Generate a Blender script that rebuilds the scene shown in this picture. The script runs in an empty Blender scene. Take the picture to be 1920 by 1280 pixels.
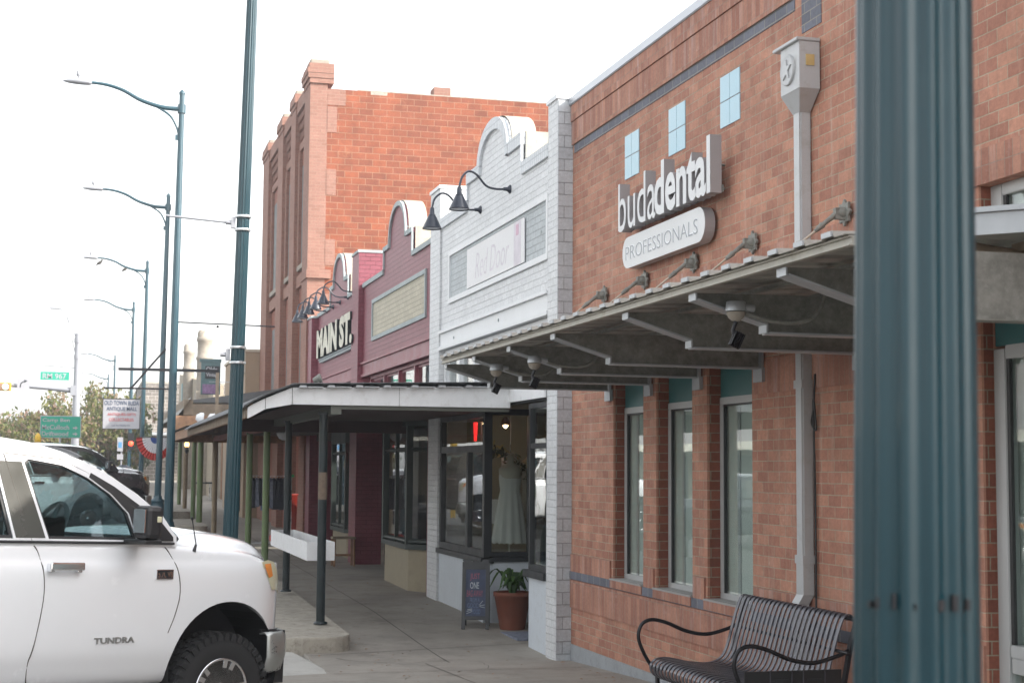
import bpy, bmesh, math, random
from mathutils import Vector, Matrix, Euler
R=math.radians
rnd=random.Random(7)
SC=bpy.context.scene
COL=SC.collection
# ---------------------------------------------------------------- camera, world, sun, exposure
# world axes: +Y runs down the street, +X towards the shop fronts, camera at z=0 (eye height)
cam_d=bpy.data.cameras.new('camera'); cam=bpy.data.objects.new('camera',cam_d); COL.objects.link(cam)
cam_d.sensor_width=36; cam_d.lens=36*2933/1920; cam_d.clip_end=2000; cam_d.clip_start=.05
yaw,pitch,roll=0.26174759,0.08147852,0.00697974
fw=Vector((math.sin(yaw)*math.cos(pitch),math.cos(yaw)*math.cos(pitch),math.sin(pitch)))
r0=Vector((math.cos(yaw),-math.sin(yaw),0)); u0=r0.cross(fw)
rr=r0*math.cos(roll)+u0*math.sin(roll); uu=-r0*math.sin(roll)+u0*math.cos(roll)
m=Matrix((rr,uu,-fw)).transposed().to_4x4(); cam.matrix_world=m
cam_d.dof.use_dof=True; cam_d.dof.focus_distance=13.0; cam_d.dof.aperture_fstop=7.0
SC.camera=cam
SUN=Vector((1.0,-0.70,0.80)).normalized()      # towards the sun: behind the shops, over the camera's shoulder
el=math.asin(SUN.z); az=math.atan2(SUN.x,SUN.y)
W=bpy.data.worlds.new('World'); SC.world=W; W.use_nodes=True
wn=W.node_tree.nodes; wl=W.node_tree.links
sky=wn.new('ShaderNodeTexSky'); sky.sky_type='NISHITA'; sky.sun_disc=False
sky.sun_elevation=el; sky.sun_rotation=az; sky.dust_density=2.5; sky.air_density=1.4; sky.ozone_density=1.0
bg=wn['Background']; bg.inputs[1].default_value=.15
hs=wn.new('ShaderNodeHueSaturation'); hs.inputs['Saturation'].default_value=.16; hs.inputs['Value'].default_value=1.0
wl.new(sky.outputs[0],hs.inputs['Color']); wl.new(hs.outputs[0],bg.inputs[0])
sd=bpy.data.lights.new('sun','SUN'); sd.energy=2.1; sd.angle=R(.5); sd.color=(1,.94,.85)
so=bpy.data.objects.new('sun',sd); COL.objects.link(so); so.rotation_euler=SUN.to_track_quat('Z','Y').to_euler()
SC.view_settings.view_transform='Standard'; SC.view_settings.look='None'; SC.view_settings.gamma=1
SC.view_settings.exposure=1.62
SC.render.engine='CYCLES'
SC.cycles.max_bounces=8; SC.cycles.transparent_max_bounces=16

# ---------------------------------------------------------------- materials
MATS={}
def nt(name):
    m=bpy.data.materials.new(name); m.use_nodes=True; MATS[name]=m
    return m,m.node_tree.nodes,m.node_tree.links,m.node_tree.nodes['Principled BSDF']
def uvn(n,l,scale=(1,1,1),rot=0):
    t=n.new('ShaderNodeTexCoord'); mp=n.new('ShaderNodeMapping'); mp.inputs['Scale'].default_value=scale; mp.inputs['Rotation'].default_value=(0,0,rot)
    l.new(t.outputs['UV'],mp.inputs[0]); return mp.outputs[0]
def objc(n,l,scale=1.0):
    t=n.new('ShaderNodeTexCoord'); mp=n.new('ShaderNodeMapping'); mp.inputs['Scale'].default_value=(scale,)*3
    l.new(t.outputs['Object'],mp.inputs[0]); return mp.outputs[0]
def noise(n,l,vec,scale,detail=4,rough=.6):
    x=n.new('ShaderNodeTexNoise'); x.inputs['Scale'].default_value=scale; x.inputs['Detail'].default_value=detail; x.inputs['Roughness'].default_value=rough
    l.new(vec,x.inputs['Vector']); return x.outputs['Fac']
def ramp(n,l,fac,stops):
    x=n.new('ShaderNodeValToRGB'); e=x.color_ramp.elements
    while len(e)<len(stops): e.new(.5)
    for i,(p,c) in enumerate(stops):
        e[i].position=p; e[i].color=(c if len(c)==4 else (*c,1)) if hasattr(c,'__len__') else (c,c,c,1)
    l.new(fac,x.inputs[0]); return x.outputs[0]
def mix(n,l,mode,f,a,b):
    x=n.new('ShaderNodeMix'); x.data_type='RGBA'; x.blend_type=mode
    for s,v in ((0,f),(6,a),(7,b)):
        if hasattr(v,'is_linked') or isinstance(v,bpy.types.NodeSocket): l.new(v,x.inputs[s])
        else: x.inputs[s].default_value=v if s==0 else ((*v,1) if len(v)==3 else v)
    return x.outputs[2]
def bump(n,l,bs,h,strength=.5,dist=.01):
    b=n.new('ShaderNodeBump'); b.inputs['Strength'].default_value=strength; b.inputs['Distance'].default_value=dist
    l.new(h,b.inputs['Height']); l.new(b.outputs[0],bs.inputs['Normal']); return b
def plain(name,col,rough=.6,metal=0,var=.12,scale=3.0,bmp=.0,bscale=60,dirt=None,coat=0,dirtf=.5):
    m,n,l,bs=nt(name); v=objc(n,l)
    f=noise(n,l,v,scale,6,.65)
    dark=tuple(c*(1-var) for c in col); lite=tuple(min(1,c*(1+var)) for c in col)
    c=ramp(n,l,f,[(.3,dark),(.7,lite)])
    if dirt:
        f2=noise(n,l,v,scale*2.7,8,.75); mk=ramp(n,l,f2,[(.52,0.0),(.68,dirtf)])
        c=mix(n,l,'MIX',mk,c,dirt)
    l.new(c,bs.inputs['Base Color'])
    r=ramp(n,l,f,[(.3,max(0,rough-.08)),(.7,min(1,rough+.08))]); l.new(r,bs.inputs['Roughness'])
    bs.inputs['Metallic'].default_value=metal
    if coat: bs.inputs['Coat Weight'].default_value=coat; bs.inputs['Coat Roughness'].default_value=.04
    if bmp: bump(n,l,bs,noise(n,l,v,bscale,4),bmp,.005)
    return m
def brick(name,c1,c2,mortar,bw=.203,bh=.0808,ms=.009,offset=.5,rot=0,var=.25,rough=.85,bias=0,streak=None,bmp=.6,patch=None,coursevar=0,smooth=.1,vscale=1.0):
    m,n,l,bs=nt(name); v=uvn(n,l,rot=rot)
    wob=n.new('ShaderNodeTexNoise'); wob.inputs['Scale'].default_value=9; l.new(v,wob.inputs['Vector'])
    ad=n.new('ShaderNodeVectorMath'); ad.operation='MULTIPLY_ADD'; l.new(wob.outputs['Color'],ad.inputs[0]); ad.inputs[1].default_value=(.006,.006,0); l.new(v,ad.inputs[2])
    b=n.new('ShaderNodeTexBrick'); l.new(ad.outputs[0],b.inputs['Vector'])
    b.offset=offset; b.inputs['Scale'].default_value=1; b.inputs['Brick Width'].default_value=bw; b.inputs['Row Height'].default_value=bh
    b.inputs['Mortar Size'].default_value=ms/2; b.inputs['Mortar Smooth'].default_value=smooth; b.inputs['Bias'].default_value=bias
    b.inputs['Color1'].default_value=(*c1,1); b.inputs['Color2'].default_value=(*c2,1); b.inputs['Mortar'].default_value=(*mortar,1)
    f=noise(n,l,v,2.2*vscale,5,.7); f2=noise(n,l,v,30*vscale,5,.7)
    c=mix(n,l,'MULTIPLY',1.0,b.outputs['Color'],ramp(n,l,f,[(.3,1-var),(.7,1+var*.4)]))
    c=mix(n,l,'MULTIPLY',1.0,c,ramp(n,l,f2,[(.35,.86),(.65,1.08)]))
    if patch:
        f3=noise(n,l,v,patch[1],6,.8); c=mix(n,l,'MIX',ramp(n,l,f3,[(.6,0.0),(.72,patch[2])]),c,patch[0])
    if streak:
        sv=uvn(n,l,scale=(9,.7,1)); f4=noise(n,l,sv,1.0,5,.7)
        c=mix(n,l,'MIX',ramp(n,l,f4,[(.52,0.0),(.75,streak[1])]),c,streak[0])
    l.new(c,bs.inputs['Base Color']); bs.inputs['Roughness'].default_value=rough
    inv=n.new('ShaderNodeMath'); inv.operation='SUBTRACT'; inv.inputs[0].default_value=1; l.new(b.outputs['Fac'],inv.inputs[1])
    ma=n.new('ShaderNodeMath'); ma.operation='MULTIPLY_ADD'; l.new(f2,ma.inputs[0]); ma.inputs[1].default_value=.25; l.new(inv.outputs[0],ma.inputs[2])
    bump(n,l,bs,ma.outputs[0],bmp,.008); return m
def glass(name,tint=(.8,.85,.85),refl=1.0,dark=.0):
    m,n,l,bs=nt(name); n.remove(bs); out=n['Material Output']
    lw=n.new('ShaderNodeLayerWeight'); lw.inputs[0].default_value=.5
    pw=n.new('ShaderNodeMath'); pw.operation='POWER'; l.new(lw.outputs['Facing'],pw.inputs[0]); pw.inputs[1].default_value=4.5
    mul=n.new('ShaderNodeMath'); mul.operation='MULTIPLY_ADD'; mul.use_clamp=True; l.new(pw.outputs[0],mul.inputs[0]); mul.inputs[1].default_value=.9*refl; mul.inputs[2].default_value=.07*refl
    t=n.new('ShaderNodeBsdfTransparent'); t.inputs[0].default_value=(*tint,1)
    g=n.new('ShaderNodeBsdfGlossy'); g.inputs['Roughness'].default_value=.01
    g.inputs['Color'].default_value=(.95,.97,.98,1)
    mx=n.new('ShaderNodeMixShader'); l.new(mul.outputs[0],mx.inputs[0]); l.new(t.outputs[0],mx.inputs[1]); l.new(g.outputs[0],mx.inputs[2])
    wv=noise(n,l,objc(n,l),1.3,2); bp=n.new('ShaderNodeBump'); bp.inputs['Strength'].default_value=.06; bp.inputs['Distance'].default_value=.02; l.new(wv,bp.inputs['Height']); l.new(bp.outputs[0],g.inputs['Normal'])
    l.new(mx.outputs[0],out.inputs[0]); return m
def emit(name,col,s):
    m,n,l,bs=nt(name); bs.inputs['Base Color'].default_value=(*col,1); bs.inputs['Emission Color'].default_value=(*col,1); bs.inputs['Emission Strength'].default_value=s; return m

brick('brick_face',(.53,.265,.18),(.385,.17,.118),(.45,.36,.265),var=.28,smooth=.35,patch=((.62,.42,.33),4.0,.6),streak=((.56,.42,.34),.42))
brick('brick_soldier',(.49,.245,.17),(.34,.15,.105),(.33,.24,.19),bw=.0808,bh=.30,offset=0,ms=.006,var=.2,patch=((.58,.44,.40),5.0,.5),streak=((.60,.52,.50),.5))
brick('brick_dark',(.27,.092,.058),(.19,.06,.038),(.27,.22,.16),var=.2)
brick('blue_brick',(.17,.18,.22),(.13,.135,.165),(.30,.28,.25),var=.15)
brick('blue_tile_band',(.17,.18,.22),(.12,.125,.155),(.33,.31,.28),bw=.203,bh=.30,offset=0,var=.15)
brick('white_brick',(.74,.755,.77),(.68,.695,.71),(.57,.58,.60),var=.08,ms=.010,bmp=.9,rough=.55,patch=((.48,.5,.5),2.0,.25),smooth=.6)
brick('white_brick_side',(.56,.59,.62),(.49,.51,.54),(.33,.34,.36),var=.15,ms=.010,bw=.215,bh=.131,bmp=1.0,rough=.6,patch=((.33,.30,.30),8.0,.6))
brick('white_soldier',(.72,.75,.78),(.66,.69,.72),(.50,.53,.56),bw=.0808,bh=.4,offset=0,ms=.014,var=.08,bmp=1.0,rough=.55)
brick('red_brick',(.25,.065,.09),(.22,.055,.078),(.16,.035,.05),var=.12,ms=.010,bmp=1.0,rough=.5,smooth=.6)
brick('cream_brick',(.56,.52,.41),(.50,.46,.36),(.40,.37,.29),var=.1,ms=.012,bmp=1.0,rough=.7,smooth=.5)
brick('grey_panel_brick',(.52,.56,.58),(.47,.51,.53),(.39,.42,.44),var=.1,ms=.012,bmp=1.0,rough=.6,smooth=.5)
brick('clay_tile',(.285,.080,.037),(.20,.058,.031),(.31,.17,.11),bw=.33,bh=.152,ms=.016,var=.3,patch=((.42,.21,.12),1.3,.5),bmp=.8)
brick('pale_brick',(.32,.165,.125),(.27,.135,.10),(.31,.20,.155),bw=.21,bh=.078,ms=.009,var=.15)
brick('pale_brick_recess',(.30,.105,.068),(.26,.088,.055),(.28,.15,.11),bw=.21,bh=.078,ms=.009,var=.15)
brick('stone_wall',(.24,.21,.18),(.15,.13,.115),(.45,.42,.38),bw=.42,bh=.22,ms=.03,var=.35,bmp=.8)
plain('red_paint',(.24,.062,.085),.45,var=.1)
plain('white_paint',(.74,.755,.77),.5,var=.05,bmp=.1)
plain('white_bulkhead',(.62,.67,.72),.55,var=.04,dirt=(.35,.35,.34),dirtf=.25)
plain('white_board',(.78,.79,.80),.55,var=.05,dirt=(.45,.43,.40),dirtf=.3,bmp=.1)
plain('plaster',(.40,.375,.32),.8,var=.12,dirt=(.60,.42,.18),dirtf=.5,scale=4,bmp=.3)
plain('grey_coping',(.36,.41,.42),.7,var=.15,dirt=(.2,.22,.22),bmp=.2)
plain('metal_coping',(.44,.46,.50),.35,metal=.3,var=.05)
plain('sill_stone',(.34,.33,.32),.8,var=.1,bmp=.2)
plain('concrete',(.31,.285,.25),.85,var=.22,scale=.9,dirt=(.15,.13,.11),dirtf=.5,bmp=.35,bscale=90)
plain('concrete_light',(.44,.43,.40),.85,var=.1,scale=1.6,dirt=(.25,.23,.2),dirtf=.35,bmp=.3,bscale=90)
plain('concrete_old',(.36,.33,.28),.9,var=.2,scale=4,dirt=(.13,.12,.10),dirtf=.75,bmp=.6,bscale=40)
plain('foundation',(.32,.34,.36),.8,var=.1,dirt=(.2,.2,.2))
plain('asphalt',(.075,.075,.075),.9,var=.2,scale=5,bmp=.6,bscale=150)
plain('joint_dark',(.10,.09,.08),.95)
plain('galv',(.21,.21,.19),.6,metal=.1,var=.30,scale=14,dirt=(.40,.40,.37),dirtf=.35)
plain('galv_light',(.42,.44,.46),.45,metal=.35,var=.1,scale=6)
plain('canopy_edge',(.42,.40,.35),.55,metal=.1,var=.12,dirt=(.25,.21,.15),dirtf=.6)
plain('deck_metal',(.34,.32,.285),.5,metal=.2,var=.15,dirt=(.14,.12,.10))
plain('dark_roof_metal',(.12,.125,.13),.4,metal=.5,var=.2)
plain('window_alu',(.46,.47,.47),.45,metal=.15,var=.04)
plain('teal_panel',(.045,.155,.16),.4,var=.05)
plain('blue_tile',(.36,.56,.66),.35,var=.05)
plain('sign_face',(.66,.67,.68),.45,var=.03)
plain('sign_side',(.37,.36,.37),.4,metal=.2,var=.04)
plain('engrave',(.32,.34,.37),.5)
plain('engrave_lit',(.80,.82,.85),.4)
plain('downspout',(.47,.48,.49),.45,metal=.1,var=.05,dirt=(.33,.31,.28),dirtf=.4)
plain('hopper_side',(.34,.33,.33),.45,metal=.1,var=.05)
plain('brass',(.60,.45,.20),.5,metal=.3)
plain('teal_pole',(.003,.036,.050),.34,metal=.0,var=.12,scale=2,coat=.12,dirt=(.02,.06,.07),dirtf=.25)
plain('teal_pole_far',(.018,.065,.088),.38,var=.08,coat=.3)  # far poles: glare of the white sky behind put into a paler, bluer teal
plain('steel_band',(.62,.64,.66),.3,metal=.7,var=.03)
plain('lamp_grey',(.33,.34,.37),.4,metal=.2,var=.03)
plain('bench_metal',(.105,.105,.125),.38,metal=.55,var=.1,scale=12)
plain('bench_dark',(.018,.018,.022),.4,metal=.4,var=.1)
plain('black_paint',(.016,.017,.019),.4,var=.2)
plain('dark_teal',(.009,.018,.021),.4,var=.3,scale=8,coat=.1)
plain('dark_navy',(.02,.027,.045),.35,var=.1,coat=.3)
plain('frame_green',(.035,.048,.044),.5,var=.15)
plain('frame_dark',(.022,.025,.028),.45,var=.15)
plain('beige_bulkhead',(.33,.285,.20),.7,var=.08,dirt=(.2,.17,.13),dirtf=.4)
plain('ceiling_dark',(.055,.033,.030),.8,var=.2)
plain('ceiling_brown',(.13,.085,.06),.8,var=.25)
plain('interior_wall',(.36,.355,.30),.9,var=.05)
plain('interior_dark',(.05,.05,.05),.9,var=.2)
plain('blind_cloth',(.66,.68,.64),.8,var=.05); plain('interior_grey',(.30,.31,.29),.9,var=.06)
plain('wood_brown',(.30,.17,.10),.8,var=.35,scale=9)
plain('wood_grey',(.25,.20,.15),.85,var=.3,scale=6)
plain('beam_grey',(.135,.14,.12),.7,var=.15)
plain('beam_red',(.26,.075,.05),.6,var=.1)
plain('post_green',(.14,.20,.085),.45,var=.15,coat=.2)
plain('post_tan',(.26,.20,.13),.7,var=.25)
plain('truck_white',(.77,.78,.80),.22,var=.01,coat=1.0)
plain('suv_white',(.74,.75,.78),.25,var=.01,coat=1.0)
plain('car_grey',(.085,.083,.09),.25,metal=.5,var=.05,coat=1.0)
plain('car_dark',(.03,.035,.05),.25,metal=.4,var=.05,coat=1.0)
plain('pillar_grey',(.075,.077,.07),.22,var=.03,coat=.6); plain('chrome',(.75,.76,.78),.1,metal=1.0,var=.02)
plain('bumper_metal',(.40,.41,.40),.32,metal=.7,var=.1)
plain('rubber',(.020,.020,.021),.85,var=.25,scale=10)
plain('black_plastic',(.02,.02,.022),.45,var=.1)
plain('interior_black',(.035,.037,.04),.7,var=.2)
plain('interior_fabric',(.16,.19,.20),.8,var=.15)
plain('amber_lens',(.75,.24,.03),.2,var=.05,coat=1)
plain('lens_clear',(.62,.60,.42),.12,var=.06,coat=1)
plain('terracotta',(.17,.055,.032),.8,var=.12)
plain('dress_white',(.68,.70,.70),.85,var=.06,bmp=.3)
plain('skin_form',(.50,.47,.40),.6,var=.04)
plain('chalk_blue',(.060,.075,.12),.8,var=.25,scale=9)
plain('chalk_red',(.42,.12,.16),.9); plain('chalk_white',(.62,.66,.68),.9); plain('chalk_dim',(.17,.22,.34),.9)
plain('text_red',(.52,.10,.10),.7); plain('text_navy',(.07,.10,.16),.7); plain('text_cream',(.62,.60,.50),.6); plain('text_pale',(.69,.65,.70),.7)
plain('banner_white',(.78,.78,.79),.6,var=.02); plain('banner_pink',(.62,.50,.60),.6); plain('banner_rose',(.62,.42,.52),.6)
plain('sign_green',(.01,.33,.22),.45,var=.04); plain('sign_white',(.38,.38,.41),.5,var=.03); plain('sign_yellow',(.68,.42,.03),.5,var=.05)
plain('sign_black',(.03,.035,.04),.5); plain('sign_teal',(.10,.17,.18),.6,var=.2,scale=12); plain('sign_purple',(.24,.15,.27),.6,var=.3,scale=14)
plain('beige_wall',(.36,.27,.19),.85,var=.06); plain('beige_trim',(.55,.49,.40),.85,var=.05)
plain('cream_stone',(.30,.265,.22),.85,var=.2,scale=5,dirt=(.30,.27,.24),dirtf=.5,bmp=.3); plain('tan_stone',(.34,.29,.22),.85,var=.15)
plain('red_cloth',(.50,.06,.05),.85,var=.1); plain('blue_cloth',(.05,.10,.32),.85,var=.1); plain('white_cloth',(.68,.68,.70),.85,var=.05)
plain('cloth_dark',(.03,.033,.045),.9,var=.4,scale=20); plain('cloth_grey',(.20,.22,.28),.9,var=.4,scale=20); plain('cloth_blue',(.08,.16,.32),.9,var=.4,scale=20)
plain('red_plastic',(.30,.03,.02),.5)
plain('green_plastic',(.04,.35,.10),.5)
plain('bark',(.16,.12,.09),.9,var=.3,scale=12,bmp=.5)
plain('rod_metal',(.48,.42,.34),.5,metal=.2,var=.15)
plain('bird_dark',(.05,.045,.04),.8)
plain('opp_wall',(.52,.47,.36),.85,var=.08); plain('opp_roof',(.30,.28,.28),.6,var=.1); plain('opp_fascia',(.70,.68,.60),.6,var=.05); plain('opp_blue',(.10,.30,.55),.6)
glass('shop_glass',(.90,.92,.90),1.0); glass('office_glass',(.86,.90,.89),.9); glass('truck_glass',(.55,.63,.64),1.0)
emit('neon_red',(1,.02,.02),1.3); emit('lamp_warm',(1,.55,.2),1.6); emit('signal_red',(1,.05,.02),2.0); emit('signal_lit',(.65,1,.80),1.6); emit('bulb_white',(1,.72,.4),14.0)
def leafmat(name,a,b,c):
    m,n,l,bs=nt(name); g=n.new('ShaderNodeNewGeometry')
    cc=ramp(n,l,g.outputs['Random Per Island'],[(.0,a),(.55,b),(.92,c)])
    l.new(cc,bs.inputs['Base Color']); bs.inputs['Roughness'].default_value=.6
    bs.inputs['Subsurface Weight'].default_value=.0
    tr=n.new('ShaderNodeBsdfTranslucent'); l.new(cc,tr.inputs[0]); mx=n.new('ShaderNodeMixShader'); mx.inputs[0].default_value=.35
    l.new(bs.outputs[0],mx.inputs[1]); l.new(tr.outputs[0],mx.inputs[2]); l.new(mx.outputs[0],n['Material Output'].inputs[0]); return m
leafmat('leaf_myrtle',(.08,.11,.03),(.19,.20,.05),(.28,.18,.13))
leafmat('leaf_dark',(.03,.05,.025),(.05,.075,.03),(.08,.10,.04))
leafmat('leaf_plant',(.03,.07,.02),(.06,.13,.03),(.10,.2,.05))
leafmat('leaf_lavender',(.06,.13,.03),(.16,.28,.07),(.45,.5,.35)); leafmat('lavender_flower',(.06,.06,.25),(.10,.10,.35),(.3,.3,.5))

# ---------------------------------------------------------------- mesh builder
class MB:
    def __init__(s): s.v=[]; s.f=[]; s.sm=[]
    def add(s,vs,fs,M=None,smooth=False):
        o=len(s.v)
        s.v+= [ (M@Vector(p)) if M is not None else Vector(p) for p in vs]
        s.f+= [tuple(i+o for i in f) for f in fs]; s.sm+=[smooth]*len(fs); return s
    def box(s,a,b,M=None,bev=0):
        x0,x1=sorted((a[0],b[0])); y0,y1=sorted((a[1],b[1])); z0,z1=sorted((a[2],b[2]))
        if bev:
            bm=bmesh.new(); bmesh.ops.create_cube(bm,size=1)
            for v in bm.verts: v.co=Vector(((x0+x1)/2+v.co.x*(x1-x0),(y0+y1)/2+v.co.y*(y1-y0),(z0+z1)/2+v.co.z*(z1-z0)))
            bmesh.ops.bevel(bm,geom=bm.edges[:],offset=bev,segments=2,affect='EDGES',profile=.5)
            vs=[v.co.copy() for v in bm.verts]; fs=[[v.index for v in f.verts] for f in bm.faces]; bm.free()
            return s.add(vs,fs,M)
        vs=[(x0,y0,z0),(x1,y0,z0),(x1,y1,z0),(x0,y1,z0),(x0,y0,z1),(x1,y0,z1),(x1,y1,z1),(x0,y1,z1)]
        return s.add(vs,[(0,3,2,1),(4,5,6,7),(0,1,5,4),(1,2,6,5),(2,3,7,6),(3,0,4,7)],M)
    def tube(s,pts,r,seg=8,cap=True,M=None,flat=None):
        pts=[Vector(p) for p in pts]; rs=r if hasattr(r,'__len__') else [r]*len(pts)
        rings=[]; up=None; vs=[];fs=[]
        for i,p in enumerate(pts):
            d=(pts[min(i+1,len(pts)-1)]-pts[max(i-1,0)]).normalized()
            if up is None: up=Vector((0,0,1)) if abs(d.z)<.9 else Vector((1,0,0))
            x=d.cross(up).normalized(); up=x.cross(d).normalized()
            for k in range(seg):
                a=2*math.pi*k/seg; vs.append(p+(x*math.cos(a)+up*math.sin(a)*(flat or 1))*rs[i])
        n=len(pts)
        for i in range(n-1):
            for k in range(seg): fs.append((i*seg+k,i*seg+(k+1)%seg,(i+1)*seg+(k+1)%seg,(i+1)*seg+k))
        s.add(vs,fs,M,True)
        if cap: s.add([vs[k] for k in range(seg)],[tuple(range(seg-1,-1,-1))],M); s.add([vs[(n-1)*seg+k] for k in range(seg)],[tuple(range(seg))],M)
        return s
    def strip(s,pts,w,th,wdir,M=None):      # flat bar of width w along wdir, thickness th, following pts
        pts=[Vector(p) for p in pts]; wd=Vector(wdir).normalized(); vs=[];fs=[]
        for i,p in enumerate(pts):
            d=(pts[min(i+1,len(pts)-1)]-pts[max(i-1,0)]).normalized(); nn=d.cross(wd).normalized()
            for a,b in ((-1,-1),(1,-1),(1,1),(-1,1)): vs.append(p+wd*a*w/2+nn*b*th/2)
        n=len(pts)
        for i in range(n-1):
            for k in range(4): fs.append((i*4+k,i*4+(k+1)%4,(i+1)*4+(k+1)%4,(i+1)*4+k))
        fs+= [(3,2,1,0),tuple((n-1)*4+k for k in range(4))]
        return s.add(vs,fs,M)
    def lathe(s,prof,c=(0,0,0),seg=16,M=None,axis='z',flute=0,fd=0):
        vs=[];fs=[]
        for (r,z) in prof:
            for k in range(seg):
                a=2*math.pi*k/seg; q=r
                if flute: q=r*(1-fd*(.5-.5*math.cos(a*flute)))
                if axis=='z': p=(q*math.cos(a),q*math.sin(a),z)
                elif axis=='x': p=(z,q*math.cos(a),q*math.sin(a))
                else: p=(q*math.cos(a),z,q*math.sin(a))
                vs.append(Vector(p)+Vector(c))
        n=len(prof)
        for i in range(n-1):
            for k in range(seg):
                f=(i*seg+k,i*seg+(k+1)%seg,(i+1)*seg+(k+1)%seg,(i+1)*seg+k); fs.append(f)
        s.add(vs,fs,M,True)
        s.add(vs[:seg],[tuple(range(seg-1,-1,-1))],M); s.add(vs[(n-1)*seg:],[tuple(range(seg))],M); return s
    def prism(s,poly,fn,w0,w1):             # poly in (u,v); fn(u,v,w)->xyz
        n=len(poly); vs=[fn(u,v,w0) for u,v in poly]+[fn(u,v,w1) for u,v in poly]
        fs=[tuple(range(n-1,-1,-1)),tuple(range(n,2*n))]+[(i,(i+1)%n,n+(i+1)%n,n+i) for i in range(n)]
        return s.add(vs,fs)
    def plate(s,loops,fn,w0,w1):            # filled 2D outline with holes, extruded between w0 and w1
        cu=bpy.data.curves.new('tmp','CURVE'); cu.dimensions='2D'; cu.fill_mode='BOTH'; cu.extrude=.5
        for lp in loops:
            sp=cu.splines.new('POLY'); sp.points.add(len(lp)-1); sp.use_cyclic_u=True
            for p,(u,v) in zip(sp.points,lp): p.co=(u,v,0,1)
        ob=bpy.data.objects.new('tmp',cu); me=bpy.data.meshes.new_from_object(ob)
        vs=[fn(v.co.x,v.co.y,w0+(v.co.z+.5)*(w1-w0)) for v in me.vertices]; fs=[tuple(p.vertices) for p in me.polygons]
        bpy.data.objects.remove(ob); bpy.data.curves.remove(cu); bpy.data.meshes.remove(me)
        return s.add(vs,fs)
    def text(s,txt,M,size=1,extrude=.01,sx=1.0,bold=0,align='CENTER',spacing=1.0,shear=0):
        cu=bpy.data.curves.new('t','FONT'); cu.body=txt; cu.size=size; cu.extrude=extrude; cu.offset=bold; cu.align_x=align; cu.align_y='BOTTOM_BASELINE' if False else 'TOP_BASELINE' if False else 'CENTER'
        cu.space_character=spacing; cu.shear=shear; cu.resolution_u=3
        ob=bpy.data.objects.new('t',cu); me=bpy.data.meshes.new_from_object(ob)
        vs=[Vector((v.co.x*sx,v.co.y,v.co.z)) for v in me.vertices]; fs=[tuple(p.vertices) for p in me.polygons]
        bpy.data.objects.remove(ob); bpy.data.curves.remove(cu); bpy.data.meshes.remove(me)
        s.bb=(min(v.x for v in vs),max(v.x for v in vs),min(v.y for v in vs),max(v.y for v in vs))
        return s.add(vs,fs,M)
    def build(s,name,mat,parent=None,local=False,smooth=None,mods=None,bevel=0):
        me=bpy.data.meshes.new(name); o=bpy.data.objects.new(name,me); COL.objects.link(o)
        off=Vector((0,0,0))
        if parent is not None:
            o.parent=parent
            if not local:
                q=parent
                while q is not None: off+=q.location; q=q.parent
        me.from_pydata([v-off for v in s.v],[],s.f)
        sh=[x if smooth is None else smooth for x in s.sm]
        if len(sh)==len(me.polygons): me.polygons.foreach_set('use_smooth',sh)
        bm=bmesh.new(); bm.from_mesh(me); bmesh.ops.recalc_face_normals(bm,faces=bm.faces)
        uv=bm.loops.layers.uv.new('UVMap')
        for f in bm.faces:
            n=f.normal; ax=max(range(3),key=lambda i:abs(n[i]))
            for lp in f.loops:
                p=lp.vert.co+off
                lp[uv].uv=((p.y,p.z) if ax==0 else (p.x,p.z) if ax==1 else (p.x,p.y))
        if bevel: bmesh.ops.bevel(bm,geom=[e for e in bm.edges if len(e.link_faces)==2 and e.calc_face_angle(0)>.6],offset=bevel,segments=2,affect='EDGES',clamp_overlap=True)
        bm.to_mesh(me); bm.free()
        me.materials.append(MATS[mat] if isinstance(mat,str) else mat)
        return o
def thing(name,label,cat,loc=(0,0,0),group=None,rot=None,kind=None):
    o=bpy.data.objects.new(name,None); COL.objects.link(o); o.location=loc; o.empty_display_size=.2
    if rot: o.rotation_euler=rot
    return tag(o,label,cat,group,kind)
def tag(o,label=None,cat=None,group=None,kind=None):
    if label: o['label']=label
    if cat: o['category']=cat
    if group: o['group']=group
    if kind: o['kind']=kind
    return o
def copy_tree(o,parent=None):
    c=o.copy(); COL.objects.link(c); c.parent=parent
    for ch in list(o.children): copy_tree(ch,c)
    return c
def facing_street(u,v,w): return Vector((w,u,v))     # plates in the (Y,Z) plane
def facing_cam(u,v,w): return Vector((u,w,v))        # plates in the (X,Z) plane
def rect(u0,u1,v0,v1): return [(u0,v0),(u1,v0),(u1,v1),(u0,v1)]
def TM_street(x,y,z):     # text matrix: reads towards -Y, normal -X
    return Matrix(((0,0,-1,x),(-1,0,0,y),(0,1,0,z),(0,0,0,1)))
def TM_cam(x,y,z,a=0):    # text facing the camera side (-Y); a turns it about Z
    return Matrix.Translation((x,y,z))@Matrix.Rotation(a,4,'Z')@Matrix(((1,0,0,0),(0,0,-1,0),(0,1,0,0),(0,0,0,1)))
def smoothpath(pts,n=8):
    P=[Vector(p) for p in pts]; out=[]
    for i in range(len(P)-1):
        a=P[max(i-1,0)];b=P[i];c=P[i+1];d=P[min(i+2,len(P)-1)]
        for k in range(n):
            t=k/n; out.append(.5*((2*b)+(c-a)*t+(2*a-5*b+4*c-d)*t*t+(3*b-a-3*c+d)*t**3))
    out.append(P[-1]); return out
GP=[(-30,-1.5),(0,-1.64),(5,-1.70),(10,-1.82),(13.6,-1.93),(16.5,-2.045),(18,-2.01),(21,-1.91),(26,-1.85),(30,-1.80),(42,-1.56),(60,-1.25),(80,-1.0),(120,-.65),(200,-.1),(400,-.1),(1200,-1)]
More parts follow.
